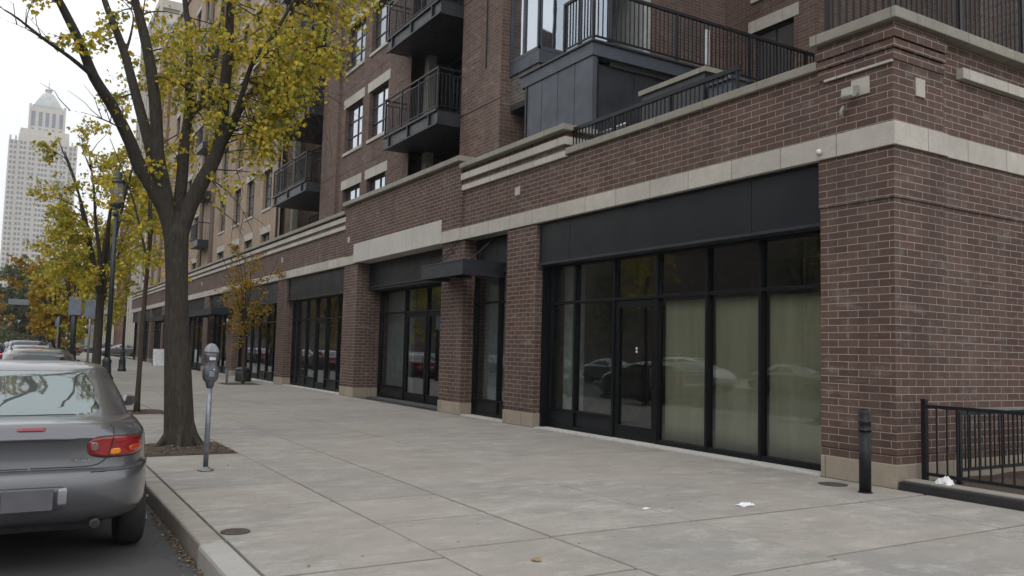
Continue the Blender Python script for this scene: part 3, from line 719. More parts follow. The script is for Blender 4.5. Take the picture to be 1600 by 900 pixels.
# tan section of the same block
T = thing('tan_apartment_block', 'tan brick apartment block with dark sash windows set back above the podium', 'building', (10, 38, 5))
Tinv = Matrix.Translation((-10, -38, -5))
class TB(MB):
    def build(s, name, mat, parent=None, **k):
        o = MB.build(s, name, mat, parent if parent is not None else T, **k)
        if parent is None: o.matrix_parent_inverse = Tinv
        return o
PBk = PB; PB = TB
ops = []
cols = [(39.7, 41.3), (43.1, 44.75), (46.1, 47.7), (49.8, 51.5), (58.2, 59.9), (61.5, 63.2), (64.7, 66.4), (68.2, 69.9)]
for (a, b) in cols:
    ops.append((a, b, 5.75, 6.95))
    for k in range(6): ops.append((a, b, 8.15+FH*k, 10.1+FH*k))
wallplane('facade', 'tan', U, 38.0, 82, 4.99, 28, ops)
for (a, b, c, d) in ops:
    window(U, a, b, c, d, cls=TB, muntin=(.5,), rails=(.62, .3) if d-c > 1.5 else (), g='winglass' if rnd.random() < .55 else 'wingdim')
for y in (53.0, 56.5, 74, 78):
    TB().box(U-.1, U, y, y+.9, 4.98, 28).build('pilaster', 'brickup')
for k in range(5):
    z = 8.0+FH*k
    o = TB().box(9.45, U, 53.95, 56.4, z-.4, z).build('balcony_slab', 'steel')
    rm = MB().box(9.43, 9.48, 53.95, 56.4, z+1.05, z+1.1)
    for i in range(20): y = 53.97+2.4*i/19; rm.box(9.445, 9.46, y-.008, y+.008, z, z+1.05)
    for i in range(6): x = 9.45+.75*i/5; rm.box(x, x+.015, 53.96, 53.975, z, z+1.05)
    rm.box(9.45, U, 53.95, 53.99, z+1.05, z+1.1); rm.build('balcony_railing', 'rail', o)
TB().box(U-.15, 20, 38, 82, 28, 28.5).build('cornice', 'stone')
TB().box(U+.3, 20, 38.1, 81.9, 4.99, 28).build('rear_volume', 'tan')
TB().tube([(U-.06, 38.3, 27), (U-.06, 38.3, 6)], .05, 8).build('downpipe', 'steel')
PB = PBk
PB().box(U-.15, 20, 17.84, 37.9, 28, 28.5).build('cornice', 'stone')
PB().box(12.65, 20, 17.9, 37.9, 4.99, 28).build('rear_volume', 'brickup')

# ------------------------------------------------------------------ far buildings on the right side of the street
def blockbuilding(name, label, x0, x1, y0, y1, z1, mat, floors, ncol, wz0, wh, fh, ww, z0=-.2, gm='farglass', face_y=True, pil=True):
    t = thing(name, label, 'building', ((x0+x1)/2, y0, z0)); inv = Matrix.Translation((-(x0+x1)/2, -y0, -z0))
    def part(m_, nm, mt): o = m_.build(nm, mt, t); o.matrix_parent_inverse = inv; return o
    part(MB().box(x0, x1, y0, y1, z0, z1), 'wall', mat)
    part(MB().box(x0-.4, x1+.4, y0-.4, y1+.4, z1, z1+.9), 'cornice', 'stone')
    cand = []
    sp = (y1-y0)/ncol
    for k in range(floors):
        for i in range(ncol):
            y = y0+sp*(i+.5); z = wz0+fh*k; cand.append(MB().box(x0-.03, x0+.2, y-ww/2, y+ww/2, z, z+wh))
    n2 = max(2, int((x1-x0)/sp)); s2 = (x1-x0)/n2
    for k in range(floors):
        for i in range(n2):
            x = x0+s2*(i+.5); z = wz0+fh*k; cand.append(MB().box(x-ww/2, x+ww/2, y0-.03, y0+.2, z, z+wh))
    for c in cand[:100]: part(c, 'window', gm)
    if len(cand) > 100:
        r = MB()
        for c in cand[100:]: b0 = len(r.v); r.v += c.v; r.f += [tuple(i+b0 for i in f) for f in c.f]
        part(r, 'distant_windows', gm)['kind'] = 'stuff'
    if pil:
        pmm = MB()
        for i in range(ncol+1): y = y0+sp*i; pmm.box(x0-.35, x0, y-.5, y+.5, z0, z1)
        part(pmm, 'pilasters', 'stone')['kind'] = 'stuff'
    return t
blockbuilding('high_rise', 'tall pale high-rise with vertical piers rising behind the big maple', 12, 34, 97, 112, 38.6, 'tower', 11, 6, 4, 2.0, 3.1, 1.5, gm='farglass')
blockbuilding('brick_block', 'red brick block at the far end of the pavement row', 12, 30, 128, 175, 19, 'redbrick', 5, 12, 3.5, 2, 3.5, 1.6)
# opposite side of the street (mirrored in the glass and seen from a step aside)
blockbuilding('row_building', 'dark brick row building across the road', -40, -27, -30, 30, 12, 'opp', 3, 16, 1.5, 2.2, 3.6, 1.7, pil=False)['group'] = 'buildings across the road'
blockbuilding('row_building', 'dark brick row building across the road', -40, -27, 38, 215, 14, 'opp', 3, 40, 1.5, 2.2, 3.6, 1.7, pil=False)['group'] = 'buildings across the road'
# kerb and pavement on the other side
struct(MB().box(-27, -12.5, -60, 700, -.3, -.02).build('opposite_sidewalk', 'kerbface'))

# ------------------------------------------------------------------ stone skyscraper
K = thing('skyscraper', 'pale stone skyscraper with a stepped crown and green pyramid roof', 'skyscraper', (7, 450, 0))
Kinv = Matrix.Translation((-7, -450, 0))
def kp(m_, nm, mt, parent=None):
    o = m_.build(nm, mt, parent or K)
    if parent is None: o.matrix_parent_inverse = Kinv
    return o
kp(MB().box(-3.5, 17.6, 450, 490, -.3, 98.5), 'main_shaft', 'tower')
kp(MB().box(-7.4, -3.5, 451, 489, -.3, 95.5).box(17.6, 21.4, 451, 489, -.3, 95.5), 'corner_bay', 'tower')
kp(MB().box(-3.0, 17.4, 450.6, 480, 98.5, 101.5), 'setback', 'tower')
kp(MB().box(.2, 15.2, 451.5, 475, 100, 112.5), 'crown_block', 'tower')
cb = MB()
for x in (-.1, 14.4): cb.box(x, x+1.0, 451, 452.5, 100, 114)
for x in (-7.2, -5, 18.6, 20.6, -3.2, 16.6): cb.box(x, x+.8, 450.9, 451.8, 95, 97.5 if abs(x-7) > 11 else 100.5)
kp(cb, 'pinnacles', 'tower')['kind'] = 'stuff'
kp(MB().box(1.2, 14.2, 452.5, 470, 112.5, 114), 'roof_base', 'copper')
rf = MB(); prev = None
rings = [(0, 5.9, 7.5), (2.2, 5.0, 6.8), (4.5, 3.7, 5.6), (6.6, 2.6, 4.2), (7.6, 1.9, 3.2)]
for (dz_, hx, hy) in rings:
    cur = [(7.7-hx, 461-hy, 114+dz_), (7.7+hx, 461-hy, 114+dz_), (7.7+hx, 461+hy, 114+dz_), (7.7-hx, 461+hy, 114+dz_)]
    if prev:
        for i in range(4): j = (i+1) % 4; rf.poly([prev[i], prev[j], cur[j], cur[i]])
    prev = cur
rf.poly(prev); kp(rf, 'domed_roof', 'copper')
kp(MB().box(6.5, 8.9, 459, 463, 121.6, 123.6).box(6.2, 9.2, 458.5, 463.5, 123.6, 124), 'lantern', 'copper')
kp(MB().tube([(7.7, 461, 124), (7.7, 461, 129)], [.3, .05], 8), 'spire', 'copper')
wins = []
for k in range(39):
    z = 95-2.42*k
    for x in (-6.2, -4.6, -2.2, -.8, 1.6, 3.0, 5.6, 7.0, 8.4, 11.0, 12.4, 14.8, 16.2, 18.6, 20.2):
        wins.append(MB().box(x-.48, x+.48, 449.9 if -3.5 < x < 17.6 else 450.9 if x < 0 or x > 17 else 450, 451.3, z-1.35, z))
for x in (1.9, 4.9, 7.7, 10.5, 13.5):
    wins.append(MB().box(x-.75, x+.75, 451.4, 452, 103.5, 110.5))
    wins.append(MB().box(x-.5, x+.5, 451.4, 452, 101, 102.4))
wins.sort(key=lambda w: -w.v[-1][2])
for w in wins[:100]: kp(w, 'window', 'farglass')
r = MB()
for c in wins[100:]: b0 = len(r.v); r.v += c.v; r.f += [tuple(i+b0 for i in f) for f in c.f]
kp(r, 'lower_windows', 'farglass')['kind'] = 'stuff'
pi = MB()
for x in (-3.3, .4, 4.3, 9.7, 13.6, 17.4): pi.box(x-.3, x+.3, 449.6, 450, -.3, 97)
kp(pi, 'stone_piers', 'tower')['kind'] = 'stuff'

# ------------------------------------------------------------------ trees
def leafshape(m_, p, d, up, size, rs):
    """a small folded lobed leaf at p pointing along d"""
    d = d.normalized(); s_ = d.cross(up)
    if s_.length < .01: s_ = Vector((1, 0, 0))
    s_.normalize(); n_ = s_.cross(d)
    b = len(m_.v); fold = rs.uniform(-.18, .35)*size
    def P(a, c, f=0): return tuple(p + d*a*size + s_*c*size + n_*f)
    m_.v += [P(0, 0), P(.15, .32, fold*.6), P(.48, .46, fold), P(.55, .22, fold*.4), P(1.0, 0, -fold*.3), P(.55, -.22, fold*.4), P(.48, -.46, fold), P(.15, -.32, fold*.6)]
    m_.f += [(b, b+1, b+2, b+3, b+4), (b, b+4, b+5, b+6, b+7)]
def rvec(rs): return Vector((rs.gauss(0, 1), rs.gauss(0, 1), rs.gauss(0, 1))).normalized()
def grow(br, lv, p, d, L, r, lvl, rs, leaf, dens, droop, spread=.75, keep=None):
    """a twig that branches; leaves sit along the last orders"""
    pts = [p]; n = 4
    for i in range(n):
        d = (d + rvec(rs)*.16 + Vector((0, 0, droop))).normalized(); pts.append(pts[-1]+d*L/n)
    br.tube(pts, [r*(1-.75*i/n) for i in range(n+1)], 5 if r > .012 else 3, caps=False)
    if lvl > 0:
        for i in range(rs.randint(2, 4)):
            q = pts[rs.randint(1, n)]; dd = (d*(1.1-spread*.4)+rvec(rs)*spread).normalized()
            grow(br, lv, q, dd, L*rs.uniform(.45, .75), r*.5, lvl-1, rs, leaf, dens, droop, spread, keep)
    if lvl <= 1:
        for i in range(1, n+1):
            for k in range(dens if rs.random() < .9 else 0):
                if rs.random() > .85: continue
                q = pts[i]+rvec(rs)*.10; dd = (rvec(rs)*.8+Vector((0, 0, -.75))).normalized()
                if keep and not keep(q): continue
                leafshape(lv, q, dd, rvec(rs), leaf*rs.uniform(.6, 1.15), rs)
def smoothpts(pts, k=3):
    out_ = []; P_ = [Vector(p) for p in pts]
    for i in range(len(P_)-1):
        a, b, c, d = P_[max(i-1, 0)], P_[i], P_[i+1], P_[min(i+2, len(P_)-1)]
        for j in range(k):
            t = j/k; out_.append(.5*((2*b)+(c-a)*t+(2*a-5*b+4*c-d)*t*t+(3*b-a-3*c+d)*t**3))
    out_.append(P_[-1]); return out_
def lerp_r(r0, r1, n): return [r0+(r1-r0)*i/(n-1) for i in range(n)]

rs = random.Random(11)
TR = thing('maple_tree', 'large maple with forked dark trunk and yellow-green leaves beside the parking meter', 'tree', (2.15, 13, 0))
Tvi = Matrix.Translation((-2.15, -13, 0))
LM = {
'A': [(1.94, 13, 3.0), (1.83, 13, 3.39), (1.62, 12.95, 3.74), (1.4, 12.9, 4.06), (1.26, 12.8, 4.35), (0.99, 12.65, 4.79), (0.73, 12.5, 5.11), (0.53, 12.35, 5.5), (0.31, 12.2, 5.85), (0.21, 12.1, 6.01), (-0.03, 11.9, 6.55), (-.3, 11.7, 7.6)],
'B': [(1.9, 13, 3.1), (1.73, 13.1, 3.73), (1.56, 13.3, 4.5), (1.37, 13.6, 5.29), (1.21, 13.8, 5.92), (1.02, 14, 6.48), (0.9, 14.1, 6.82), (0.66, 14.4, 7.71), (.5, 14.6, 8.8)],
'C': [(1.92, 13, 3.05), (1.76, 12.95, 3.76), (1.64, 12.9, 4.26), (1.58, 12.85, 4.85), (1.46, 12.8, 5.53), (1.3, 12.8, 6.14), (1.21, 12.8, 6.42), (0.98, 12.7, 7.18), (.8, 12.6, 8.6)],
'D': [(1.96, 13, 3.0), (2.04, 13.2, 3.91), (2.08, 13.4, 4.6), (2.14, 13.6, 5.0), (2.16, 13.8, 5.7), (2.16, 14.1, 6.59), (2.1, 14.3, 7.19), (2.07, 14.7, 8.34), (2.0, 15, 9.4)],
'E': [(1.99, 13, 2.95), (2.12, 12.95, 3.51), (2.31, 12.85, 4.0), (2.47, 12.75, 4.47), (2.47, 12.6, 5.19), (2.48, 12.5, 5.89), (2.45, 12.4, 6.59), (2.44, 12.2, 7.38), (2.5, 12, 8.8)],
'F': [(2.14, 13.6, 5.0), (2.41, 13.8, 5.49), (2.57, 14, 6.11), (2.68, 14.2, 7.02), (2.72, 14.3, 7.34), (2.85, 14.5, 8.6)],
'G': [(2.45, 12.75, 4.3), (2.65, 12.4, 5.06), (2.76, 12.1, 5.65), (2.97, 11.9, 5.99), (3.2, 11.7, 6.52), (3.46, 11.4, 7.05), (3.8, 11.2, 7.7)],
'H': [(2.43, 12.78, 4.3), (2.67, 12.9, 4.8), (2.91, 13.1, 5.38), (3.16, 13.3, 5.73), (3.55, 13.5, 6.14), (4.0, 13.7, 6.59), (4.53, 14, 7.27)],
'I': [(0.73, 12.5, 5.11), (0.42, 12.2, 5.23), (0.08, 11.9, 5.33), (-0.18, 11.7, 5.44), (-0.38, 11.5, 5.48), (-0.64, 11.3, 5.58)],
'J': [(0.08, 11.9, 5.33), (-0.1, 11.7, 5.34), (-0.37, 11.5, 5.34)],
'K': [(1.15, 12.7, 4.5), (0.86, 12.4, 4.52), (0.58, 12.2, 4.52), (0.24, 12.0, 4.46)],
'M': [(1.21, 13.8, 5.92), (1.3, 14, 6.36), (1.31, 14.1, 6.71), (1.15, 14.2, 6.92)],
}
RD = {'A': (.125, .03), 'B': (.10, .03), 'C': (.12, .038), 'D': (.10, .028), 'E': (.135, .036), 'F': (.055, .02), 'G': (.05, .015), 'H': (.06, .014), 'I': (.038, .010), 'J': (.02, .008), 'K': (.02, .007), 'M': (.03, .012)}
br = MB()
tp = smoothpts([(2.19, 13, -.05), (2.17, 13, .25), (2.12, 13, .91), (2.05, 13, 1.84), (2.01, 13, 2.6), (1.97, 13, 3.25)], 4)
tr_ = [.27, .25, .235, .225, .215, .21, .205, .20, .195, .19, .182, .175, .168, .162, .158, .158, .160, .165, .172, .17, .11]
br.tube(tp, tr_[:len(tp)], 20)
for k, v in LM.items():
    sp = smoothpts(v, 3); a, b = RD[k]; br.tube(sp, lerp_r(a, b, len(sp)), 10 if a > .05 else 6)
for i in range(6):
    a = i*1.05+.3; br.tube([(2.19+.14*math.cos(a), 13+.14*math.sin(a), .42), (2.19+.22*math.cos(a), 13+.22*math.sin(a), .16), (2.19+.34*math.cos(a), 13+.34*math.sin(a), .0), (2.19+.42*math.cos(a), 13+.42*math.sin(a), -.06)], [.04, .05, .045, .02], 8)
o = br.build('trunk', 'bark', TR, smooth=True); o.matrix_parent_inverse = Tvi
rmod = o.modifiers.new('merge', 'REMESH'); rmod.mode = 'VOXEL'; rmod.voxel_size = .016; rmod.use_smooth_shade = True
smod = o.modifiers.new('relax', 'SMOOTH'); smod.iterations = 6; smod.factor = .5
br = MB(); lv = MB()
def twigs(limb, t0, t1, n, dirf, L, dens, lvl=1, leaf=.082, r=.013, droop=-.10):
    v = smoothpts(LM[limb], 4)
    for i in range(n):
        t = t0+(t1-t0)*rs.random(); p = v[min(len(v)-1, int(t*(len(v)-1)))]
        d = (dirf(p)+rvec(rs)*.55).normalized()
        grow(br, lv, p, d, L*rs.uniform(.6, 1.25), r, lvl, rs, leaf, dens, droop, keep=lambda q: q.z > 3.25+1.6*(q.x-2.5)+rs.uniform(-.25, .35))
out_r = lambda p: Vector((.8, -.15, .25)); out_l = lambda p: Vector((-.5, -.2, .3)); anyd = lambda p: Vector((.25, 0, .3)); dn = lambda p: Vector((.5, -.2, -.2))
twigs('E', .28, 1, 15, out_r, 1.0, 3, 2); twigs('G', .1, 1, 14, out_r, .85, 3, 2); twigs('H', .15, .9, 15, out_r, .85, 3, 2)
twigs('H', .3, .9, 8, dn, .9, 3, 2); twigs('G', .2, 1, 6, dn, .85, 3, 2)
twigs('F', .1, 1, 10, anyd, .9, 3, 2); twigs('D', .3, 1, 11, anyd, .85, 3, 2); twigs('E', .2, .6, 5, dn, .8, 3, 1)
twigs('C', .5, 1, 6, anyd, .7, 3, 1); twigs('D', .12, .45, 5, anyd, .6, 3, 1)
twigs('B', .35, 1, 4, out_l, .4, 3, 1); twigs('A', .45, .95, 5, out_l, .35, 3, 1); twigs('C', .2, .5, 2, anyd, .4, 3, 1)
twigs('A', .2, .55, 3, lambda p: Vector((.3, .3, -.2)), .5, 3, 1); twigs('B', .3, .7, 3, lambda p: Vector((-.3, .2, -.1)), .45, 3, 1)
twigs('M', .4, 1, 3, anyd, .4, 3, 1)
twigs('D', .3, 1, 8, lambda p: Vector((-.2, -.5, .1)), .7, 3, 2); twigs('E', .4, 1, 6, lambda p: Vector((0, -.6, .1)), .7, 3, 2); twigs('G', .3, 1, 5, out_r, .9, 3, 2)
# bare twigs on the left
for nm in ('I', 'J', 'K'):
    v = smoothpts(LM[nm], 3)
    for i in range(5):
        p = v[rs.randint(2, len(v)-1)]; d = (Vector((-.3, 0, .7))+rvec(rs)*.5).normalized(); pts = [p, p+d*.18, p+d*.32+rvec(rs)*.04, p+d*.5+rvec(rs)*.06]; br.tube(pts, [.007, .005, .004, .002], 4)
o = br.build('twigs', 'barkthin', TR, smooth=True); o.matrix_parent_inverse = Tvi; o['kind'] = 'stuff'
o = lv.build('crown', 'leaf', TR); o.matrix_parent_inverse = Tvi

def tree(name, label, loc, h, fork, r0, limbs, crown_r, leafm, leaf, dens, seed, nt=30, lvl=1, tw=.9, barkm='bark', group=None, lean=0, tilt=.35, low=.35, stems=True, droop=-.03, up=.9):
    rs_ = random.Random(seed); t = thing(name, label, 'tree', loc, group=group)
    b = MB(); l = MB(); tw_ = MB()
    base = [Vector((0, 0, -.05)), Vector((lean*.2, 0, fork*.4)), Vector((lean*.6, 0, fork*.8)), Vector((lean, 0, fork))]
    sp = smoothpts(base, 3); b.tube(sp, [r0*1.45, r0*1.15]+lerp_r(r0, r0*.85, len(sp)-2), 12)
    arms = []
    for i in range(limbs):
        a = 2*math.pi*i/limbs+rs_.uniform(-.4, .4); k = rs_.uniform(.45, 1)*crown_r if i else .12*crown_r
        e = Vector((math.cos(a)*k, math.sin(a)*k, h-fork)) * rs_.uniform(.82, 1)
        pts = [base[-1]+Vector((0, 0, -.15))]+[base[-1]+Vector((e.x*(s**1.15)*up+e.x*(1-up)*s*s, e.y*(s**1.15), e.z*s))+rvec(rs_)*.07*h*.12 for s in (.25, .5, .75, 1)]
        q = smoothpts(pts, 3); b.tube(q, lerp_r(r0*.62, r0*.12, len(q)), 7); arms.append(q)
    o = b.build('trunk', barkm, t, smooth=True)
    for i in range(nt):
        q = arms[rs_.randrange(limbs)]; s = low+(1-low)*rs_.random(); p = q[min(len(q)-1, int(s*(len(q)-1)))]
        rad = Vector((p.x, p.y, 0)); rad = rad.normalized() if rad.length > .05 else rvec(rs_)
        d = (rad*.7+Vector((0, 0, tilt))+rvec(rs_)*.6).normalized()
        grow(tw_, l, p, d, tw*rs_.uniform(.6, 1.2), r0*.09+.004, lvl, rs_, leaf, dens, droop)
    for w in (tw_,): o2 = w.build('twigs', barkm, t); o2['kind'] = 'stuff'
    l.build('crown', leafm, t); return t
tree('street_tree', 'mid-sized street tree with yellow-green crown and several bare top twigs', (2.15, 27.3, 0), 7.6, 2.9, .125, 6, 2.1, 'leaf', .12, 3, 3, nt=52, lvl=2, tw=1.0, low=.12)
tree('street_tree', 'thin street tree behind the slim sapling with loose yellow foliage', (3.0, 38, 0), 7.4, 2.6, .10, 5, 2.4, 'leaf', .14, 3, 13, nt=50, lvl=2, tw=1.1, low=.05)
tree('sapling', 'slim leaning sapling in a square soil pit, yellow leaves at its top', (2.36, 19.4, 0), 5.9, 3.3, .05, 4, .9, 'leaf', .12, 3, 5, nt=26, lvl=1, tw=.7, low=.0, barkm='barkthin', lean=.05)
tree('sapling', 'small amber sapling on the pavement before the shopfronts', (7.72, 32.92, 0), 5.3, 2.05, .055, 7, 1.35, 'leaforange', .10, 3, 21, nt=60, lvl=1, tw=.62, low=.0, barkm='barkthin', droop=-.02)
tree('golden_tree', 'bright golden-yellow tree beyond the lamp post row', (2.3, 62, 0), 6.6, 2.2, .13, 6, 1.9, 'leafgold', .20, 3, 8, nt=60, lvl=2, tw=1.0, low=.1)
tree('golden_tree', 'smaller amber tree nearer the far crossing', (4.2, 74, 0), 7.4, 2.4, .14, 6, 2.2, 'leaforange', .24, 3, 18, nt=50, lvl=2, tw=1.2, low=.1)
tree('broad_tree', 'large round dull-green tree at the end of the street', (2.6, 150, -.1), 13.0, 3.2, .35, 8, 5.4, 'leafgreen', .55, 4, 31, nt=120, lvl=2, tw=2.6, low=.05)
tree('broad_tree', 'brownish green tree left of the far round tree', (-4.5, 160, -.1), 10.5, 3.0, .3, 7, 4.6, 'leafgreen', .55, 4, 33, nt=80, lvl=2, tw=2.4, low=.05)
tree('golden_tree', 'orange tree at the left edge beyond the moving cars', (-3.1, 118, -.1), 6.2, 1.8, .2, 6, 2.8, 'leaforange', .34, 3, 35, nt=60, lvl=2, tw=1.3, low=.05)
for i, (x, y) in enumerate(((-14, 12), (-14, 27))):
    ft = tree('far_side_tree', 'bare-topped tree on the far pavement', (x, y, -.02), 8, 2.6, .16, 6, 2.4, 'leafgreen', .16, 3, 50+i, nt=75, lvl=1, tw=1.3, low=.05, group='trees across the road')
for i, y in enumerate((42, 55, 68, 80, 93, 106, 120, 134)): dup(ft, (-14, y, -.02), i*1.3)
for i, (x, y, s_) in enumerate(((2.4, 46, 5), (2.5, 86, 7))):
    tree('street_tree', ['short street tree half hidden behind the lamp post', 'last street tree before the crossing'][i], (x, y, 0), s_+1.5, 2.4, .1, 5, 1.7, 'leaf', .2, 3, 60+i, nt=36, lvl=1, tw=1.1, low=.05)
# hazy wood behind the far trees
wm = MB(); rw = random.Random(4)
for i in range(5200):
    x = rw.uniform(-42, 16); y = rw.uniform(232, 250); top = 7.5+3*math.sin(x*.25)+2*math.sin(x*.6+1)
    p = Vector((x, y, rw.uniform(-.2, max(3, top)))); leafshape(wm, p, rvec(rw), rvec(rw), rw.uniform(.8, 1.5), rw)
o = wm.build('far_wood', 'leafgreen'); o['kind'] = 'stuff'; o['label'] = 'far dull green wood closing the end of the street'

# tree pits with mulch and leaves
def pit(x0, x1, y0, y1, label):
    m_ = MB(); n = 14; rp_ = random.Random(int(x0*100+y0))
    for j in range(n+1):
        for i in range(n+1):
            e = 0 if i in (0, n) or j in (0, n) else 1
            m_.v.append((x0+(x1-x0)*i/n, y0+(y1-y0)*j/n, .006+e*rp_.uniform(.0, .03)))
    for j in range(n):
        for i in range(n): a = j*(n+1)+i; m_.f.append((a, a+1, a+n+2, a+n+1))
    o_ = m_.build('tree_pit', 'soil'); struct(o_); return o_
pit(1.52, 2.78, 11.9, 13.4, ''); pit(1.75, 2.95, 18.9, 20.1, ''); pit(6.9, 8.3, 32.2, 33.7, ''); pit(1.55, 2.75, 26.7, 28.0, '')
lt = MB(); rl_ = random.Random(9)
def scatter(n, fx, size=(.025, .05)):
    for i in range(n):
        x, y, z = fx(); a = rl_.uniform(0, 6.28)
        leafshape(lt, Vector((x, y, z)), Vector((math.cos(a), math.sin(a), rl_.uniform(-.1, .3))), Vector((rl_.uniform(-.3, .3), rl_.uniform(-.3, .3), 1)), rl_.uniform(*size), rl_)
scatter(150, lambda: (1.27-abs(rl_.gauss(0, .05)), rl_.uniform(3, 12), -.138), (.015, .035))
scatter(150, lambda: (1.27-abs(rl_.gauss(0, .035)), rl_.uniform(5.6, 9.5), -.136), (.02, .04))
scatter(230, lambda: (rl_.uniform(1.55, 2.75), rl_.uniform(11.92, 13.38), .04))
scatter(60, lambda: (rl_.uniform(1.8, 2.9), rl_.uniform(18.95, 20.05), .04))
scatter(120, lambda: (rl_.uniform(1.6, 8.9), rl_.uniform(4, 40), .008), (.015, .035)); scatter(60, lambda: (rl_.gauss(8.95, .05), rl_.uniform(6.2, 34), .025), (.02, .04)); scatter(25, lambda: (rl_.uniform(9.14, 9.6), rl_.uniform(3, 6), .14), (.03, .05))
o = lt.build('fallen_leaves', 'litter'); o['kind'] = 'stuff'; o['label'] = 'dry fallen leaves lying in the gutter and round the tree pits'
def single(name, fn, mat, label, cat): return tag(fn.build(name, mat), label, cat)
bl = MB(); leafshape(bl, Vector((3.30, 5.12, .012)), Vector((1, .2, .15)), Vector((0, 0, 1)), .10, random.Random(1)); single('fallen_leaf', bl, 'litter', 'single brown leaf on the grey slab at the bottom edge', 'leaf')
def crumple(cx, cy, w, d, h, seed, n=7):
    rc = random.Random(seed); m_ = MB()
    for j in range(n+1):
        for i in range(n+1):
            u, v = i/n*2-1, j/n*2-1; k = max(0, 1-(abs(u)**3+abs(v)**3)*.7)
            m_.v.append((cx+u*w/2*(1+rc.uniform(-.1, .1)), cy+v*d/2*(1+rc.uniform(-.15, .15)), .004+h*k*rc.uniform(.4, 1)))
    for j in range(n):
        for i in range(n): a = j*(n+1)+i; m_.f.append((a, a+1, a+n+2, a+n+1))
    b0 = len(m_.v); 
    m_.f.append(tuple([i for i in range(n, -1, -1)]+[j*(n+1) for j in range(1, n+1)]+[n*(n+1)+i for i in range(1, n+1)]+[j*(n+1)+n for j in range(n-1, 0, -1)]))
    return m_
single('paper_scrap', crumple(6.5, 6.1, .20, .12, .03, 2), 'paper', 'larger white paper scrap on the pavement before the corner pier', 'litter')
single('paper_scrap', crumple(5.42, 6.37, .09, .05, .012, 3), 'paper', 'tiny pinkish white scrap in the middle of the pavement', 'litter')
o = crumple(9.24, 5.66, .15, .20, .12, 5).build('paper_bag', 'paper'); o.location.z = .1; tag(o, 'crumpled white bag on the kerb under the black fence', 'bag')
# covers in the pavement
single('utility_cover', MB().lathe([(.115, -.02), (.115, .006), (.10, .008), (.02, .010)], 1.63, 6.95, 24), 'iron', 'small round rusty cover in the slab beside the kerb', 'utility cover')
o = MB().lathe([(.17, -.02), (.17, .008), (.15, .010), (.03, .013)], 8.60, 6.68, 24).build('utility_cover', 'iron'); tag(o, 'flat brown oval cover at the foot of the corner pier', 'utility cover')

# ------------------------------------------------------------------ parking meter
P = thing('parking_meter', 'grey single-head parking meter on a galvanised post beside the tree pit', 'parking meter', (2.06, 10.43, 0))
MB().lathe([(.095, 0), (.10, .012), (.06, .022), (.036, .04), (.034, .045)], n=20).build('base_flange', 'galv', P, smooth=True)
MB().tube([(0, 0, .03), (0, 0, 1.02)], .030, 14).build('post', 'galv', P, smooth=True)
def ell(prof, n=20):
    m_ = MB()
    for (w, d, z) in prof:
        for k in range(n): a = 2*math.pi*k/n; c, s_ = math.cos(a), math.sin(a); m_.v.append((w*(abs(c)**.75)*(1 if c > 0 else -1), d*(abs(s_)**.75)*(1 if s_ > 0 else -1), z))
    for i in range(len(prof)-1):
        for k in range(n): j = (k+1) % n; m_.f.append((i*n+k, i*n+j, (i+1)*n+j, (i+1)*n+k))
    m_.f.append(tuple(range(n-1, -1, -1))); m_.f.append(tuple((len(prof)-1)*n+k for k in range(n))); return m_
ell([(.036, .034, .98), (.045, .042, 1.0), (.052, .05, 1.04), (.085, .062, 1.08), (.092, .068, 1.12), (.094, .07, 1.20), (.078, .062, 1.235), (.070, .058, 1.26), (.072, .058, 1.29), (.084, .062, 1.32), (.088, .064, 1.37), (.086, .062, 1.40)]).build('meter_body', 'meter', P, smooth=True)
ell([(.090, .066, 1.40), (.088, .062, 1.415), (.076, .05, 1.45), (.058, .04, 1.48), (.03, .025, 1.505), (.004, .004, 1.512)]).build('dome_window', M['lampglass'], P, smooth=True)
MB().box(-.035, .035, -.078, -.066, 1.31, 1.345).build('coin_plate', 'chrome', P)
MB().box(-.03, .03, -.082, -.068, 1.11, 1.18).build('cash_door', 'galv', P, bevel=.006)
MB().tube([(.02, -.08, 1.20), (.02, -.095, 1.20)], .011, 10).build('lock', 'chrome', P)

# ------------------------------------------------------------------ bollard, fence with kerb and second railing
Bo = thing('bollard', 'round black steel bollard in front of the corner pier', 'bollard', (8.44, 6.12, 0))
MB().tube([(0, 0, -.02), (0, 0, .70)], .066, 24).build('post', 'rail', Bo, smooth=True)
MB().lathe([(.075, .70), (.075, .715), (.066, .72), (.066, .79), (.073, .795), (.073, .81), (.066, .815), (.066, .90), (.055, .93), (.03, .945), (.002, .95)], n=24).build('cap', 'rail', Bo, smooth=True)
MB().lathe([(.082, 0), (.082, .01), (.067, .014)], n=24).build('base_ring', 'trim', Bo)
struct(MB().box(9.02, 9.12, -6, 6.09, -.1, .10).build('bed_kerb', 'trim', bevel=.01))
struct(MB().box(9.12, 9.32, -6, 6.09, -.1, .12).build('bed_edge', 'kerbface', bevel=.01))
bed = MB(); rb = random.Random(3); nx, ny = 30, 40
for j in range(ny+1):
    for i in range(nx+1): bed.v.append((9.32+(22-9.32)*i/nx, -6+(12.1)*j/ny, .05+rb.uniform(0, .05)))
for j in range(ny):
    for i in range(nx): a = j*(nx+1)+i; bed.f.append((a, a+1, a+nx+2, a+nx+1))
struct(bed.build('planting_bed', 'soil'))
Fe = thing('metal_fence', 'black vertical-bar fence standing on the low kerb at the right edge', 'fence', (9.36, 5.95, .12))
fi = Matrix.Translation((-9.36, -5.95, -.12)); fm = MB()
fm.box(9.34, 9.39, -4, 5.98, .96, 1.0).box(9.345, 9.385, -4, 5.98, .17, .205)
o = fm.build('rail', 'rail', Fe); o.matrix_parent_inverse = fi
fm = MB()
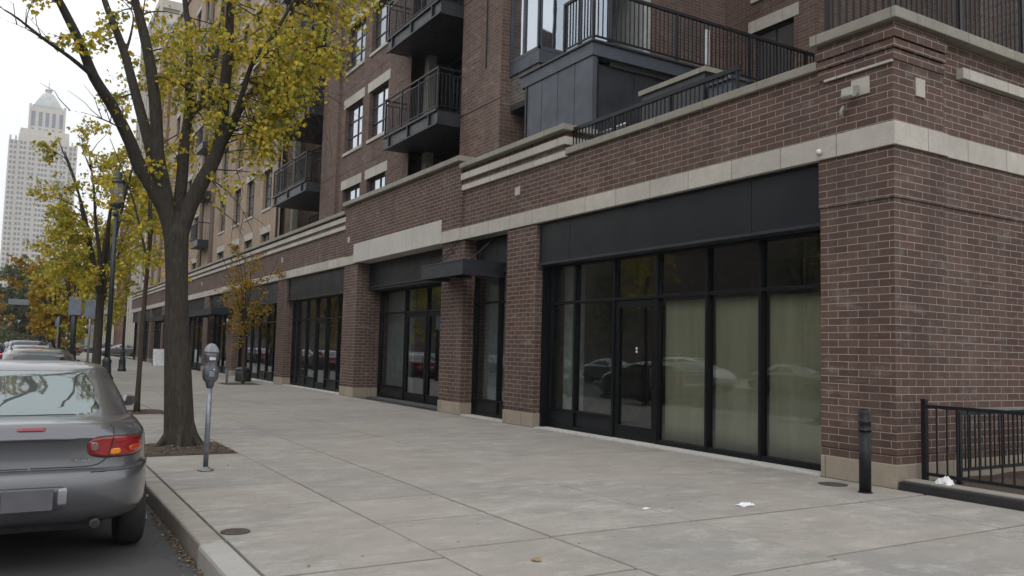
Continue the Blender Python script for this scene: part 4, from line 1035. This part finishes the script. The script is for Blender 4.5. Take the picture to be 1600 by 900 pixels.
for i in range(75): y = 5.83-.125*i; fm.box(9.357, 9.373, y-.008, y+.008, .19, .97)
o = fm.build('bars', 'rail', Fe); o.matrix_parent_inverse = fi
for y in (5.98, 3.9, 1.8, -.3): o = MB().box(9.335, 9.395, y-.03, y+.03, .1, 1.05).box(9.33, 9.40, y-.035, y+.035, 1.05, 1.065).build('fence_post', 'rail', Fe, bevel=.004); o.matrix_parent_inverse = fi
Fe2 = thing('guard_rail', 'low dark guard rail running along the foot of the side wall', 'railing', (9.7, 5.8, .1))
fi = Matrix.Translation((-9.7, -5.8, -.1)); fm = MB().box(9.68, 20, 5.74, 5.78, .88, .93).box(9.68, 20, 5.75, 5.77, .22, .26)
o = fm.build('rail', 'rail', Fe2); o.matrix_parent_inverse = fi
o = MB().box(10.0, 20, 5.70, 5.80, .935, .955).build('cap_strip', 'galv', Fe2); o.matrix_parent_inverse = fi
fm = MB()
for i in range(95): x = 9.72+.105*i; fm.box(x-.007, x+.007, 5.753, 5.767, .24, .90)
o = fm.build('bars', 'rail', Fe2); o.matrix_parent_inverse = fi
for x in (9.7, 12.0, 14.3, 16.6): o = MB().box(x-.025, x+.025, 5.735, 5.785, .05, .93).build('rail_post', 'rail', Fe2); o.matrix_parent_inverse = fi

# ------------------------------------------------------------------ street lamps
def street_lamp(loc, h, label):
    t = thing('street_lamp', label, 'street lamp', loc); t.scale = (.8, .8, 1)
    MB().lathe([(.26, -.02), (.26, .12), (.22, .16), (.20, .5), (.22, .56), (.15, .66), (.13, .95), (.15, 1.0), (.11, 1.06), (.10, 1.1)], n=16).build('base', 'lampiron', t, smooth=True)
    MB().tube([(0, 0, 1.0), (0, 0, h*.82)], [.085, .06], 14).build('pole', 'lampiron', t, smooth=True)
    z = h*.82
    MB().lathe([(.07, z-.25), (.10, z-.2), (.075, z-.15), (.12, z-.02), (.15, z+.05), (.16, z+.09)], n=16).build('collar', 'lampiron', t, smooth=True)
    MB().bar((0, 0, z-.35), (.42, 0, z-.35), .035).build('banner_arm', 'lampiron', t)
    l = MB().lathe([(.14, z+.09), (.2, z+.35), (.21, z+.62)], n=8).build('lantern', 'lampglass', t)
    c = MB()
    for k in range(8): a = 2*math.pi*k/8; c.bar((.14*math.cos(a), .14*math.sin(a), z+.09), (.215*math.cos(a), .215*math.sin(a), z+.64), .018)
    c.build('lantern_frame', 'lampiron', t)
    MB().lathe([(.25, z+.62), (.24, z+.66), (.15, z+.78), (.13, z+.84), (.07, z+.90), (.02, z+.95), (.03, z+1.0), (.005, z+1.1)], n=12).build('lantern_cap', 'lampiron', t, smooth=True)
    return t
street_lamp((2.1, 23.6, 0), 6.1, 'tall dark street lamp with a lantern, nearest one behind the silver car')
street_lamp((4.9, 47, 0), 5.4, 'dark street lamp with round base standing right of the leafy street tree')
street_lamp((2.2, 52, 0), 5.4, 'distant street lamp among the sign poles')

# ------------------------------------------------------------------ signs, poles, posts
def polesign(loc, h, w, hh, z, label, mat='signback', r=.04, pm='galv'):
    t = thing('street_sign', label, 'sign', loc)
    MB().tube([(0, 0, -.05), (0, 0, h)], r, 10).build('pole', pm, t, smooth=True)
    MB().box(-w/2, w/2, -r-.025, -r-.005, z, z+hh).build('sign_plate', mat, t, bevel=.01); return t
polesign((2.35, 33.5, 0), 3.2, .4, .65, 2.35, 'pale grey-blue sign plate on a thin steel pole near the lamp')
polesign((2.0, 36.5, 0), 3.4, .45, .7, 2.5, 'grey-blue sign plate on a thick dark pole further back', r=.10, pm='lampiron')
polesign((2.25, 56, 0), 2.9, .3, .45, 2.3, 'small round-topped kerbside sign far down the row')
polesign((2.5, 66, 0), 2.9, .3, .45, 2.3, 'faint thin sign post beyond the golden tree')
t = thing('utility_pole', 'far dark pole left of the thin sapling', 'pole', (4.2, 90, 0)); MB().tube([(0, 0, -.05), (0, 0, 7)], .12, 10).build('pole', 'lampiron', t); MB().box(-.6, .6, -.05, .05, 6.2, 6.35).build('crossarm', 'lampiron', t)
t = thing('signal_arm', 'horizontal arm with a street name board over the road', 'sign', (-12, 120, -.1)); MB().tube([(0, 0, 0), (0, 0, 6.2)], .12, 10).build('pole', 'lampiron', t); MB().tube([(0, 0, 5.9), (13.6, 0, 6.1)], [.09, .05], 8).build('arm', 'lampiron', t); MB().box(11.2, 13.4, -.1, -.04, 5.9, 6.6).build('name_board', 'signback', t)
# white board and small posts on the far pavement
t = thing('sandwich_board', 'white and blue pavement board outside a far shop', 'sign', (8.3, 59, 0))
MB().prism([(-.35, -.3, 0), (.35, -.3, 0), (.35, -.05, 1.1), (-.35, -.05, 1.1)], (0, .03, 0)).build('front_board', 'signwhite', t); MB().prism([(-.35, .3, 0), (.35, .3, 0), (.35, .05, 1.1), (-.35, .05, 1.1)], (0, -.03, 0)).build('rear_board', 'signback', t)
for i, (x, y) in enumerate(((7.3, 33.9), (7.42, 34.25))):
    o = MB().tube([(0, 0, -.02), (0, 0, .55)], .03, 8).build('stake', 'galv'); o.location = (x, y, 0); tag(o, ['short grey stake left of the amber sapling', 'second short stake just behind the first'][i], 'stake')
t = thing('litter_bin', 'squat black bin behind the amber sapling trunk', 'bin', (8.25, 35.2, 0))
MB().lathe([(.30, 0), (.33, .05), (.33, .42), (.30, .46)], n=16).build('bin_body', 'lampiron', t, smooth=True); MB().lathe([(.34, .46), (.34, .5), (.2, .58), (.12, .60)], n=16).build('bin_lid', 'lampiron', t, smooth=True)

# ------------------------------------------------------------------ theatre-like building closing the street
q = thing('corner_shop', 'white fronted building with red band and canopy at the street end', 'building', (4.4, 215, -.15)); qi = Matrix.Translation((-4.4, -215, .15))
def qp(m_, nm, mt): o = m_.build(nm, mt, q); o.matrix_parent_inverse = qi; return o
qp(MB().box(1.8, 7.6, 215, 228, -.15, 4.2), 'wall', 'opp'); qp(MB().box(.6, 7.4, 213.9, 215, 2.7, 3.6), 'red_band', 'bandred')
qp(MB().prism([(-.6, 213.6, 3.6), (7.4, 213.6, 3.6), (6.4, 213.6, 5.6), (1.0, 213.6, 6.1)], (0, 1.2, 0)), 'sign_board', 'signwhite')
qp(MB().prism([(1.2, 213.8, 6.2), (3.6, 213.8, 6.0), (3.5, 213.8, 8.3), (1.3, 213.8, 8.6)], (0, 1, 0)), 'upright_sign', 'signwhite')
rm = MB(); rq = random.Random(2)
for i in range(7): rm.box(1.6+.65*i, 1.6+.65*i+.4, 213.5, 213.58, 4.5, 4.9)
qp(rm, 'letter_marks', 'lampiron'); qp(MB().box(-.9, .3, 213.4, 213.6, 4.3, 5.4), 'red_arrow', 'bandred')
qp(MB().box(2.2, 3.6, 214.9, 215.05, -.1, 2.6).box(4.2, 5.4, 214.9, 215.05, -.1, 2.6).box(6, 7.2, 214.9, 215.05, -.1, 2.6), 'shop_window', 'farglass')

# ------------------------------------------------------------------ cars
def loop_pt(a, yr, yf, hw, ex):
    """plan outline: a = 0 at the rear centre, +-pi at the front centre; corners near +-pi/4 and +-3pi/4"""
    c, s_ = math.cos(a), math.sin(a)
    q = (abs(c)**ex+abs(s_)**ex)**(-1/ex)
    return (hw*s_*q, (yr+yf)/2-(yf-yr)/2*c*q)
def loft(levels, n, zfun=None):
    """levels: (z, yr, yf, hw, ex); returns MB closed top and bottom"""
    m_ = MB()
    for (z, yr_, yf_, hw_, ex_) in levels:
        for k in range(n):
            x, y = loop_pt(2*math.pi*k/n, yr_, yf_, hw_, ex_); m_.v.append((x, y, z if zfun is None else zfun(x, y, z)))
    for i in range(len(levels)-1):
        for k in range(n): j = (k+1) % n; m_.f.append((i*n+k, i*n+j, (i+1)*n+j, (i+1)*n+k))
    m_.f.append(tuple(range(n-1, -1, -1))); m_.f.append(tuple((len(levels)-1)*n+k for k in range(n))); return m_
def surf_fn(levels, zfun=None):
    zs = [l[0] for l in levels]
    def f(a, z):
        for i in range(len(zs)-1):
            if z <= zs[i+1] or i == len(zs)-2:
                t = (z-zs[i])/max(1e-6, zs[i+1]-zs[i]); t = min(1, max(0, t)); L = [levels[i][q]*(1-t)+levels[i+1][q]*t for q in range(5)]
                x, y = loop_pt(a, L[1], L[2], L[3], L[4]); return Vector((x, y, z if zfun is None else zfun(x, y, z)))
    return f
def patch(sf, a0, a1, z0, z1, off=.004, rings=5, seg=32, ex=4, shear=0, thick=.0, ft=None):
    """rounded patch that hugs the surface, domed a little"""
    m_ = MB()
    def P(u, v):
        if ft: u, v = ft(u, v)
        a = (a0+a1)/2+u*(a1-a0)/2; z = (z0+z1)/2+v*(z1-z0)/2+shear*u
        p = sf(a, z); e = 1e-3; n_ = (sf(a+e, z)-sf(a-e, z)).cross(sf(a, z+e)-sf(a, z-e)).normalized()
        c = sf(0, z); 
        if n_.dot(p-Vector((0, 2.2, p.z))) < 0: n_ = -n_
        return p, n_
    p, n_ = P(0, 0); m_.v.append(tuple(p+n_*off))
    for r_ in range(1, rings+1):
        s_ = r_/rings
        for k in range(seg):
            a = 2*math.pi*k/seg; c, q_ = math.cos(a), math.sin(a); kk = 2/ex
            u = s_*abs(c)**kk*(1 if c >= 0 else -1); v = s_*abs(q_)**kk*(1 if q_ >= 0 else -1)
            p, n_ = P(u, v); m_.v.append(tuple(p+n_*(off if r_ < rings else -.006)))
    for k in range(seg): m_.f.append((0, 1+k, 1+(k+1) % seg))
    for r_ in range(rings-1):
        for k in range(seg): j = (k+1) % seg; a = 1+r_*seg; m_.f.append((a+k, a+seg+k, a+seg+j, a+j))
    return m_
def cut_arches(o, wheels, r, hw):
    """open the wheel arches with real boolean cuts, then drop the cutter"""
    c = MB()
    for (y) in wheels:
        for sx in (-1, 1):
            n = 28; b = len(c.v)
            for x in (sx*(hw-.26), sx*(hw+.3)):
                for k in range(n): a = 2*math.pi*k/n; c.v.append((x, y+r*math.cos(a), .30+r*math.sin(a)))
            for k in range(n): j = (k+1) % n; c.f.append((b+k, b+j, b+n+j, b+n+k) if sx > 0 else (b+k, b+n+k, b+n+j, b+j))
            c.f.append(tuple(b+k for k in (range(n-1, -1, -1) if sx > 0 else range(n)))); c.f.append(tuple(b+n+k for k in (range(n) if sx > 0 else range(n-1, -1, -1))))
    co_ = c.build('cutter', 'trim'); mod = o.modifiers.new('arch', 'BOOLEAN'); mod.operation = 'DIFFERENCE'; mod.object = co_; mod.solver = 'EXACT'
    par = o.parent; o.parent = None
    dg = bpy.context.evaluated_depsgraph_get(); me = bpy.data.meshes.new_from_object(o.evaluated_get(dg))
    if len(me.polygons) > 20: o.modifiers.clear(); o.data = me
    else: o.modifiers.clear()
    o.parent = par; bpy.data.objects.remove(co_)
    for p in o.data.polygons: p.use_smooth = True
    o.data.set_sharp_from_angle(angle=R(38))
def wheel(t, x, y, r=.30, w=.20):
    s_ = 1 if x > 0 else -1
    tm = MB(); prof = [(-w/2-.004, r*.62), (-w/2, r*.9), (-w/2+.02, r*.985), (0, r), (w/2-.02, r*.985), (w/2, r*.9), (w/2+.004, r*.62)]
    tm.tube([(x+a, y, r) for a, b in prof], [b for a, b in prof], 28); ty = tm.build('tyre', 'rubber', t, smooth=True)
    rm_ = MB().tube([(x+s_*(w/2-.03), y, r), (x+s_*(w/2+.001), y, r)], r*.6, 24)
    rm_.tube([(x+s_*(w/2), y, r), (x+s_*(w/2+.02), y, r)], r*.14, 12)
    for k in range(5): a = 2*math.pi*k/5; rm_.bar((x+s_*(w/2+.006), y, r), (x+s_*(w/2+.004), y+r*.55*math.cos(a), r+r*.55*math.sin(a)), .05, .02)
    rm_.build('rim', 'rim', ty)

def car(name, label, loc, paint, kind='sedan', detail=False, rz=0, lamps='redlens', group=None, L=4.4, hw=.85, H=1.43, front_lit=False):
    t = thing(name, label, 'car', loc, rz, group); n = 96 if detail else 56
    suv = kind != 'sedan'; k = H/1.43
    dz = 0.0 if not suv else .10
    e1 = 6.5 if suv else 5.0
    lv_ = [(.355, .13, L-.12, hw-.06, 5), (.41, .045, L-.05, hw-.018, e1), (.47, .01, L-.01, hw-.002, e1), (.58, -.005, L, hw, e1), (.66, .0, L, hw+.003, e1), (.705, .008, L, hw+.002, e1), (.730, .028, L, hw, e1), (.742, .055, L-.02, hw-.004, e1), (.752, .08, L-.02, hw-.006, e1), (.79, .085, L-.04, hw-.008, e1),
           (.87, .088, L-.10, hw-.010, e1), (.95, .085, L-.2, hw-.022, e1), (.975, .078, L-.25, hw-.032, e1), (.995, .10, L-.3, hw-.045, e1), (1.035, .135, L-.33, hw-.07, 4.6), (1.062, .175, L-.38, hw-.10, 4.4), (1.074, .24, L-.45, hw-.13, 4.2), (1.082, .42, L-.75, hw-.22, 3.6), (1.088, .9, L-1.2, hw-.42, 3)]
    if suv: lv_ = [(a+dz*(a-.24)/.8*1.0, b, c, d, e) for a, b, c, d, e in lv_]
    def zf(x, y, z):
        s_ = max(0, min(1, (y-(L-1.35))/1.35)); s2 = max(0, min(1, (.9-y)/.9)) if not suv else 0
        top = max(0, (z-.6)/.45); crown = -.02*(x/hw)**2*top
        return z - .24*s_*s_*top*(1 if z > .6 else 0) - .02*s2*top + crown + (.0 if not suv else .0)
    body = loft(lv_, n, zf).build('body', paint, t, smooth=True)
    cut_arches(body, (.97, L-.85), .365, hw)
    sf = surf_fn(lv_, zf)
    # greenhouse
    zb = lv_[-3][0]-.03; 
    if not suv: gl_ = [(zb-.03, .52, L-1.12, hw-.10, 5), (zb+.02, .60, L-1.22, hw-.125, 5), (zb+.14, .86, L-1.46, hw-.17, 5), (zb+.26, 1.16, L-1.72, hw-.225, 5), (H-.065, 1.40, L-1.93, hw-.27, 4.6), (H-.03, 1.56, L-2.03, hw-.31, 4.2), (H-.010, 1.75, L-2.2, hw-.40, 3.6), (H, 2.0, L-2.4, hw-.58, 3)]
    else: gl_ = [(zb-.03, .11, L-1.05, hw-.08, 5.4), (zb+.03, .16, L-1.15, hw-.10, 5.4), (zb+.2, .30, L-1.42, hw-.15, 5.2), (H-.1, .46, L-1.75, hw-.20, 5), (H-.045, .52, L-1.9, hw-.235, 4.4), (H-.015, .66, L-2.05, hw-.32, 4), (H, 1.0, L-2.3, hw-.5, 3)]
    loft(gl_, n).build('roof', paint, t, smooth=True); gf = surf_fn(gl_)
    # rear window, windscreen, side windows
    if not suv: a_, z_0, z_1 = .70, zb+.015, H-.055
    else: a_, z_0, z_1 = .70, zb+.04, H-.05
    patch(gf, -a_*1.04, a_*1.04, z_0-.016, z_1+.014, .002, ex=7).build('window_seal', 'trim', t, smooth=True)
    patch(gf, -a_, a_, z_0, z_1, .007, ex=8).build('rear_window', 'carglass' if detail else 'carglassdark', t, smooth=True)
    patch(gf, math.pi-.7, math.pi+.7, z_0, z_1, .006, ex=8).build('windscreen', 'carglass', t, smooth=True)
    for s_ in (1, -1):
        for (a0, a1) in ((.95, 1.50), (1.57, 2.15)) if not suv else ((.88, 1.12), (1.18, 1.58), (1.65, 2.2)):
            patch(gf, s_*a0, s_*a1, z_0+.03, z_1-.02, .006, ex=5).build('side_window', 'carglass', t, smooth=True)
        zm = zb-.06
        mb = MB().prism([(s_*(hw-.10), L-1.75, zm+.03), (s_*(hw+.07), L-1.73, zm+.02), (s_*(hw+.105), L-1.72, zm+.05), (s_*(hw+.10), L-1.72, zm+.12), (s_*(hw+.02), L-1.74, zm+.135), (s_*(hw-.02), L-1.75, zm+.08)], (0, .09, 0))
        mo = mb.build('mirror', paint, t, bevel=.02)
        MB().prism([(s_*(hw+.0), L-1.754, zm+.04), (s_*(hw+.085), L-1.744, zm+.04), (s_*(hw+.085), L-1.744, zm+.115), (s_*(hw+.02), L-1.754, zm+.122)], (0, .012, 0)).build('mirror_glass', 'carglassdark', mo)
        # tail lamp
        if not suv:
            za, zz = (.825, .985)
            tl = patch(sf, s_*.39, s_*.815, za, zz, .010, ex=3.6, seg=48, rings=8).build('tail_lamp', lamps, t, smooth=True)
            if detail:
                patch(sf, s_*.38, s_*.83, za-.012, zz+.010, .004, ex=3.4, seg=48, rings=8).build('lamp_seal', 'trim', tl, smooth=True)
                patch(sf, s_*.415, s_*.475, za+.045, zz-.035, .016, ex=2.3).build('reversing_lens', 'dulllens', tl, smooth=True)
                patch(sf, s_*.535, s_*.615, za+.016, za+.068, .016, ex=3.4, shear=.004).build('indicator_lens', 'amberlens', tl, smooth=True)
                patch(sf, s_*.66, s_*.79, za+.03, za+.085, .015, ex=3).build('side_lens', lens('orange_red_lens', (.50, .06, .01)), tl, smooth=True)
        else:
            patch(sf, s_*.58, s_*.86, .80, 1.04, .010, ex=4).build('tail_lamp', lamps, t, smooth=True)
        patch(sf, s_*(math.pi-.52), s_*(math.pi-.84), .64, .77, .008, ex=3).build('headlamp', 'clearlens' if not front_lit else 'headglow', t, smooth=True)
        for y in (.97, L-.85): wheel(t, s_*(hw-.105), y)
    # number plate, rear: left blank grey as in the photograph
    if detail:
        # plate recess with pale reflectors at its ends
        patch(sf, -.295, .295, .455, .652, .003, ex=12).build('plate_recess', 'trim', t, smooth=True)
        patch(sf, -.288, .288, .460, .645, .006, ex=12).build('recess_panel', 'recesspaint', t, smooth=True)
        MB().box(-.155, .155, -.034, -.020, .478, .630).build('number_plate', 'plate', t, bevel=.006)
        for s_ in (1, -1): patch(sf, s_*.205, s_*.275, .50, .63, .014, ex=6).build('recess_reflector', 'clearlens', t, smooth=True)
        # boot lid seams
        def seam(pts, w=.005):
            sm_ = MB(); P_ = []
            for a, z in pts:
                p = sf(a, z); e = 1e-3; n_ = (sf(a+e, z)-sf(a-e, z)).cross(sf(a, z+e)-sf(a, z-e)).normalized()
                if n_.dot(p-Vector((0, 2.2, p.z))) < 0: n_ = -n_
                P_.append(p+n_*.0015)
            sm_.tube(P_, w, 5); return sm_
        for s_ in (1, -1):
            seam([(s_*.01, .762)]+[(s_*a, .762) for a in (.1, .2, .3, .38)]+[(s_*.43, .766), (s_*.475, .778), (s_*.505, .80), (s_*.53, .825), (s_*.545, .87), (s_*.56, .92), (s_*.575, .97), (s_*.59, 1.0), (s_*.605, 1.03), (s_*.61, 1.055)], .004).build('boot_seam', 'trim', t)
            sq = seam([(s_*.53, .825), (s_*.545, .87), (s_*.56, .92), (s_*.575, .97), (s_*.58, .985)], .0035); sq.v = [(x, y-.0125, z) for x, y, z in sq.v]; sq.build('lamp_split', 'trim', t)
            seam([(s_*a, .728) for a in (.42, .5, .6, .68, .74, .79, .84, .92, 1.0)], .0035).build('bumper_seam', 'trim', t)
        # thin lip along the boot edge and the high brake lamp
        pl = patch(sf, -.36, .36, .962, .984, .010, ex=6, seg=48).build('boot_lip', paint, t, smooth=True)
        MB().box(-.115, .115, .078, .10, .985, 1.006) if False else None
        patch(sf, -.125, .125, 1.022, 1.046, .008, ex=8).build('high_brake_lamp', lens('dull_red_lens', (.20, .01, .015)), t, smooth=True)
        em = MB()
        for i in range(6): em.box(.26+.02*i, .273+.02*i, .052, .0625, .80, .808+.005*(i % 2))
        em.build('script_badge', 'chrome', t)
        em.v = [(x, y, z) for x, y, z in em.v]
        MB().tube([(.43, .30, .36), (.43, .05, .355), (.43, .035, .355)], [.034, .034, .030], 14).build('exhaust_pipe', 'iron', t, smooth=True)
        MB().tube([(.43, .032, .355), (.43, .045, .355)], .026, 12).build('exhaust_bore', 'trim', t)
        MB().box(-.5, .5, .35, L-.3, .27, .42).build('underbody', 'trim', t)
        MB().tube([(0, .9, H-.02), (0, .9, H-.02)], .001, 3) if False else None
    else:
        patch(sf, -.2, .2, .50, .64, .006, ex=8).build('number_plate', 'plate', t)
        MB().box(-.7, .7, .2, L-.3, .19, .30).build('underbody', 'trim', t)
    if suv: patch(gf, -.12, .12, H-.043, H-.030, .012, ex=5).build('high_brake_lamp', lamps, t)
    if suv:
        rr = MB()
        for s_ in (1, -1): rr.tube([(s_*(hw-.30), .75, H-.02), (s_*(hw-.30), .95, H+.03), (s_*(hw-.30), L-2.3, H+.03), (s_*(hw-.30), L-2.1, H-.02)], .016, 6)
        rr.build('roof_rails', 'trim', t)
    return t
Z = -.15
car('parked_car', 'silver-grey sedan seen from behind at the lower left, nearest parked car', (.15, 6.62, Z), 'silver', 'sedan', True, H=1.47, hw=.86)
car('parked_car', 'beige hatchback estate with roof rails, second in the parked row', (.48, 19.0, Z), 'beige', 'suv', H=1.47, L=4.5, hw=.80)
car('parked_car', 'grey car third in the parked row behind the estate', (.48, 26.5, Z), 'silver', 'suv', H=1.50, L=4.3, hw=.78)
car('parked_car', 'dark blue-grey car fourth in the parked row', (.46, 33.5, Z), 'dkblue', 'suv', H=1.62, L=4.6, hw=.78)
pal = ['silver', 'dkred', 'white', 'blackcar', 'beige', 'dkblue']
base_s = car('parked_car', 'distant maroon sedan, one of the small cars down the kerb', (.4, 41, Z), 'dkred', 'sedan')
for i in range(7):
    dup(base_s, (rnd.uniform(.35, .5), 47+5.9*i, Z), label='small distant parked sedan down the kerb', group='distant cars parked along the kerb')
base_s['group'] = 'distant cars parked along the kerb'; base_s['label'] = 'small distant parked sedan down the kerb'
car('moving_car', 'dark car with a lit red tail lamp at the left edge of the road', (-1.0, 44, Z), 'dkblue', 'suv', H=1.5, lamps='brake')
car('moving_car', 'black car with lit amber lamps facing us just right of the red-lit car', (.05, 82, Z), 'blackcar', 'sedan', rz=math.pi, front_lit=True)
# cross-street row at the far end and cars across the road
cw = car('parked_car', 'far silver car in the side street beyond the pavement', (12, 96, Z), 'silver', 'sedan', rz=math.pi/2, group='cars in the far side street')
cb_ = car('parked_car', 'far dark car in the side street beyond the pavement', (6.2, 96.5, Z), 'blackcar', 'sedan', rz=math.pi/2, group='cars in the far side street')
lab = ['far pale car in the side street beyond the pavement']
for i, (x, y) in enumerate(((7.2, 122), (12.4, 122.5), (9, 128), (3.4, 123))): dup((cw, cb_)[i % 2], (x, y, Z), label=('far silver car in the side street beyond the pavement', 'far dark car in the side street beyond the pavement')[i % 2])
c1 = car('parked_car', 'silver sedan parked across the road', (-9.6, 12, Z), 'silver', 'sedan', rz=math.pi, group='cars parked across the road')
c2 = car('parked_car', 'white car parked across the road', (-9.6, 19, Z), 'white', 'suv', rz=math.pi, H=1.6, group='cars parked across the road')
for i in range(8): dup((c1, c2)[i % 2], (-9.6, 26+6.2*i, Z), label=('silver sedan parked across the road', 'white car parked across the road')[i % 2])
for i in range(2): dup((c1, c2)[i % 2], (-9.6, 5.2-6.5*i, Z), label=('silver sedan parked across the road', 'white car parked across the road')[i % 2])

# ------------------------------------------------------------------ the thin autumn air
hb = NB('pale_air'); pv = hb.n('ShaderNodeVolumePrincipled'); pv.inputs['Color'].default_value = (.9, .93, .97, 1); pv.inputs['Density'].default_value = .00035; pv.inputs['Anisotropy'].default_value = .2
hb.l(pv.outputs[0], hb.o.inputs['Volume'])
o = MB().box(-705, 905, -305, 1505, -2.2, 136).build('haze', hb.m); o['kind'] = 'stuff'
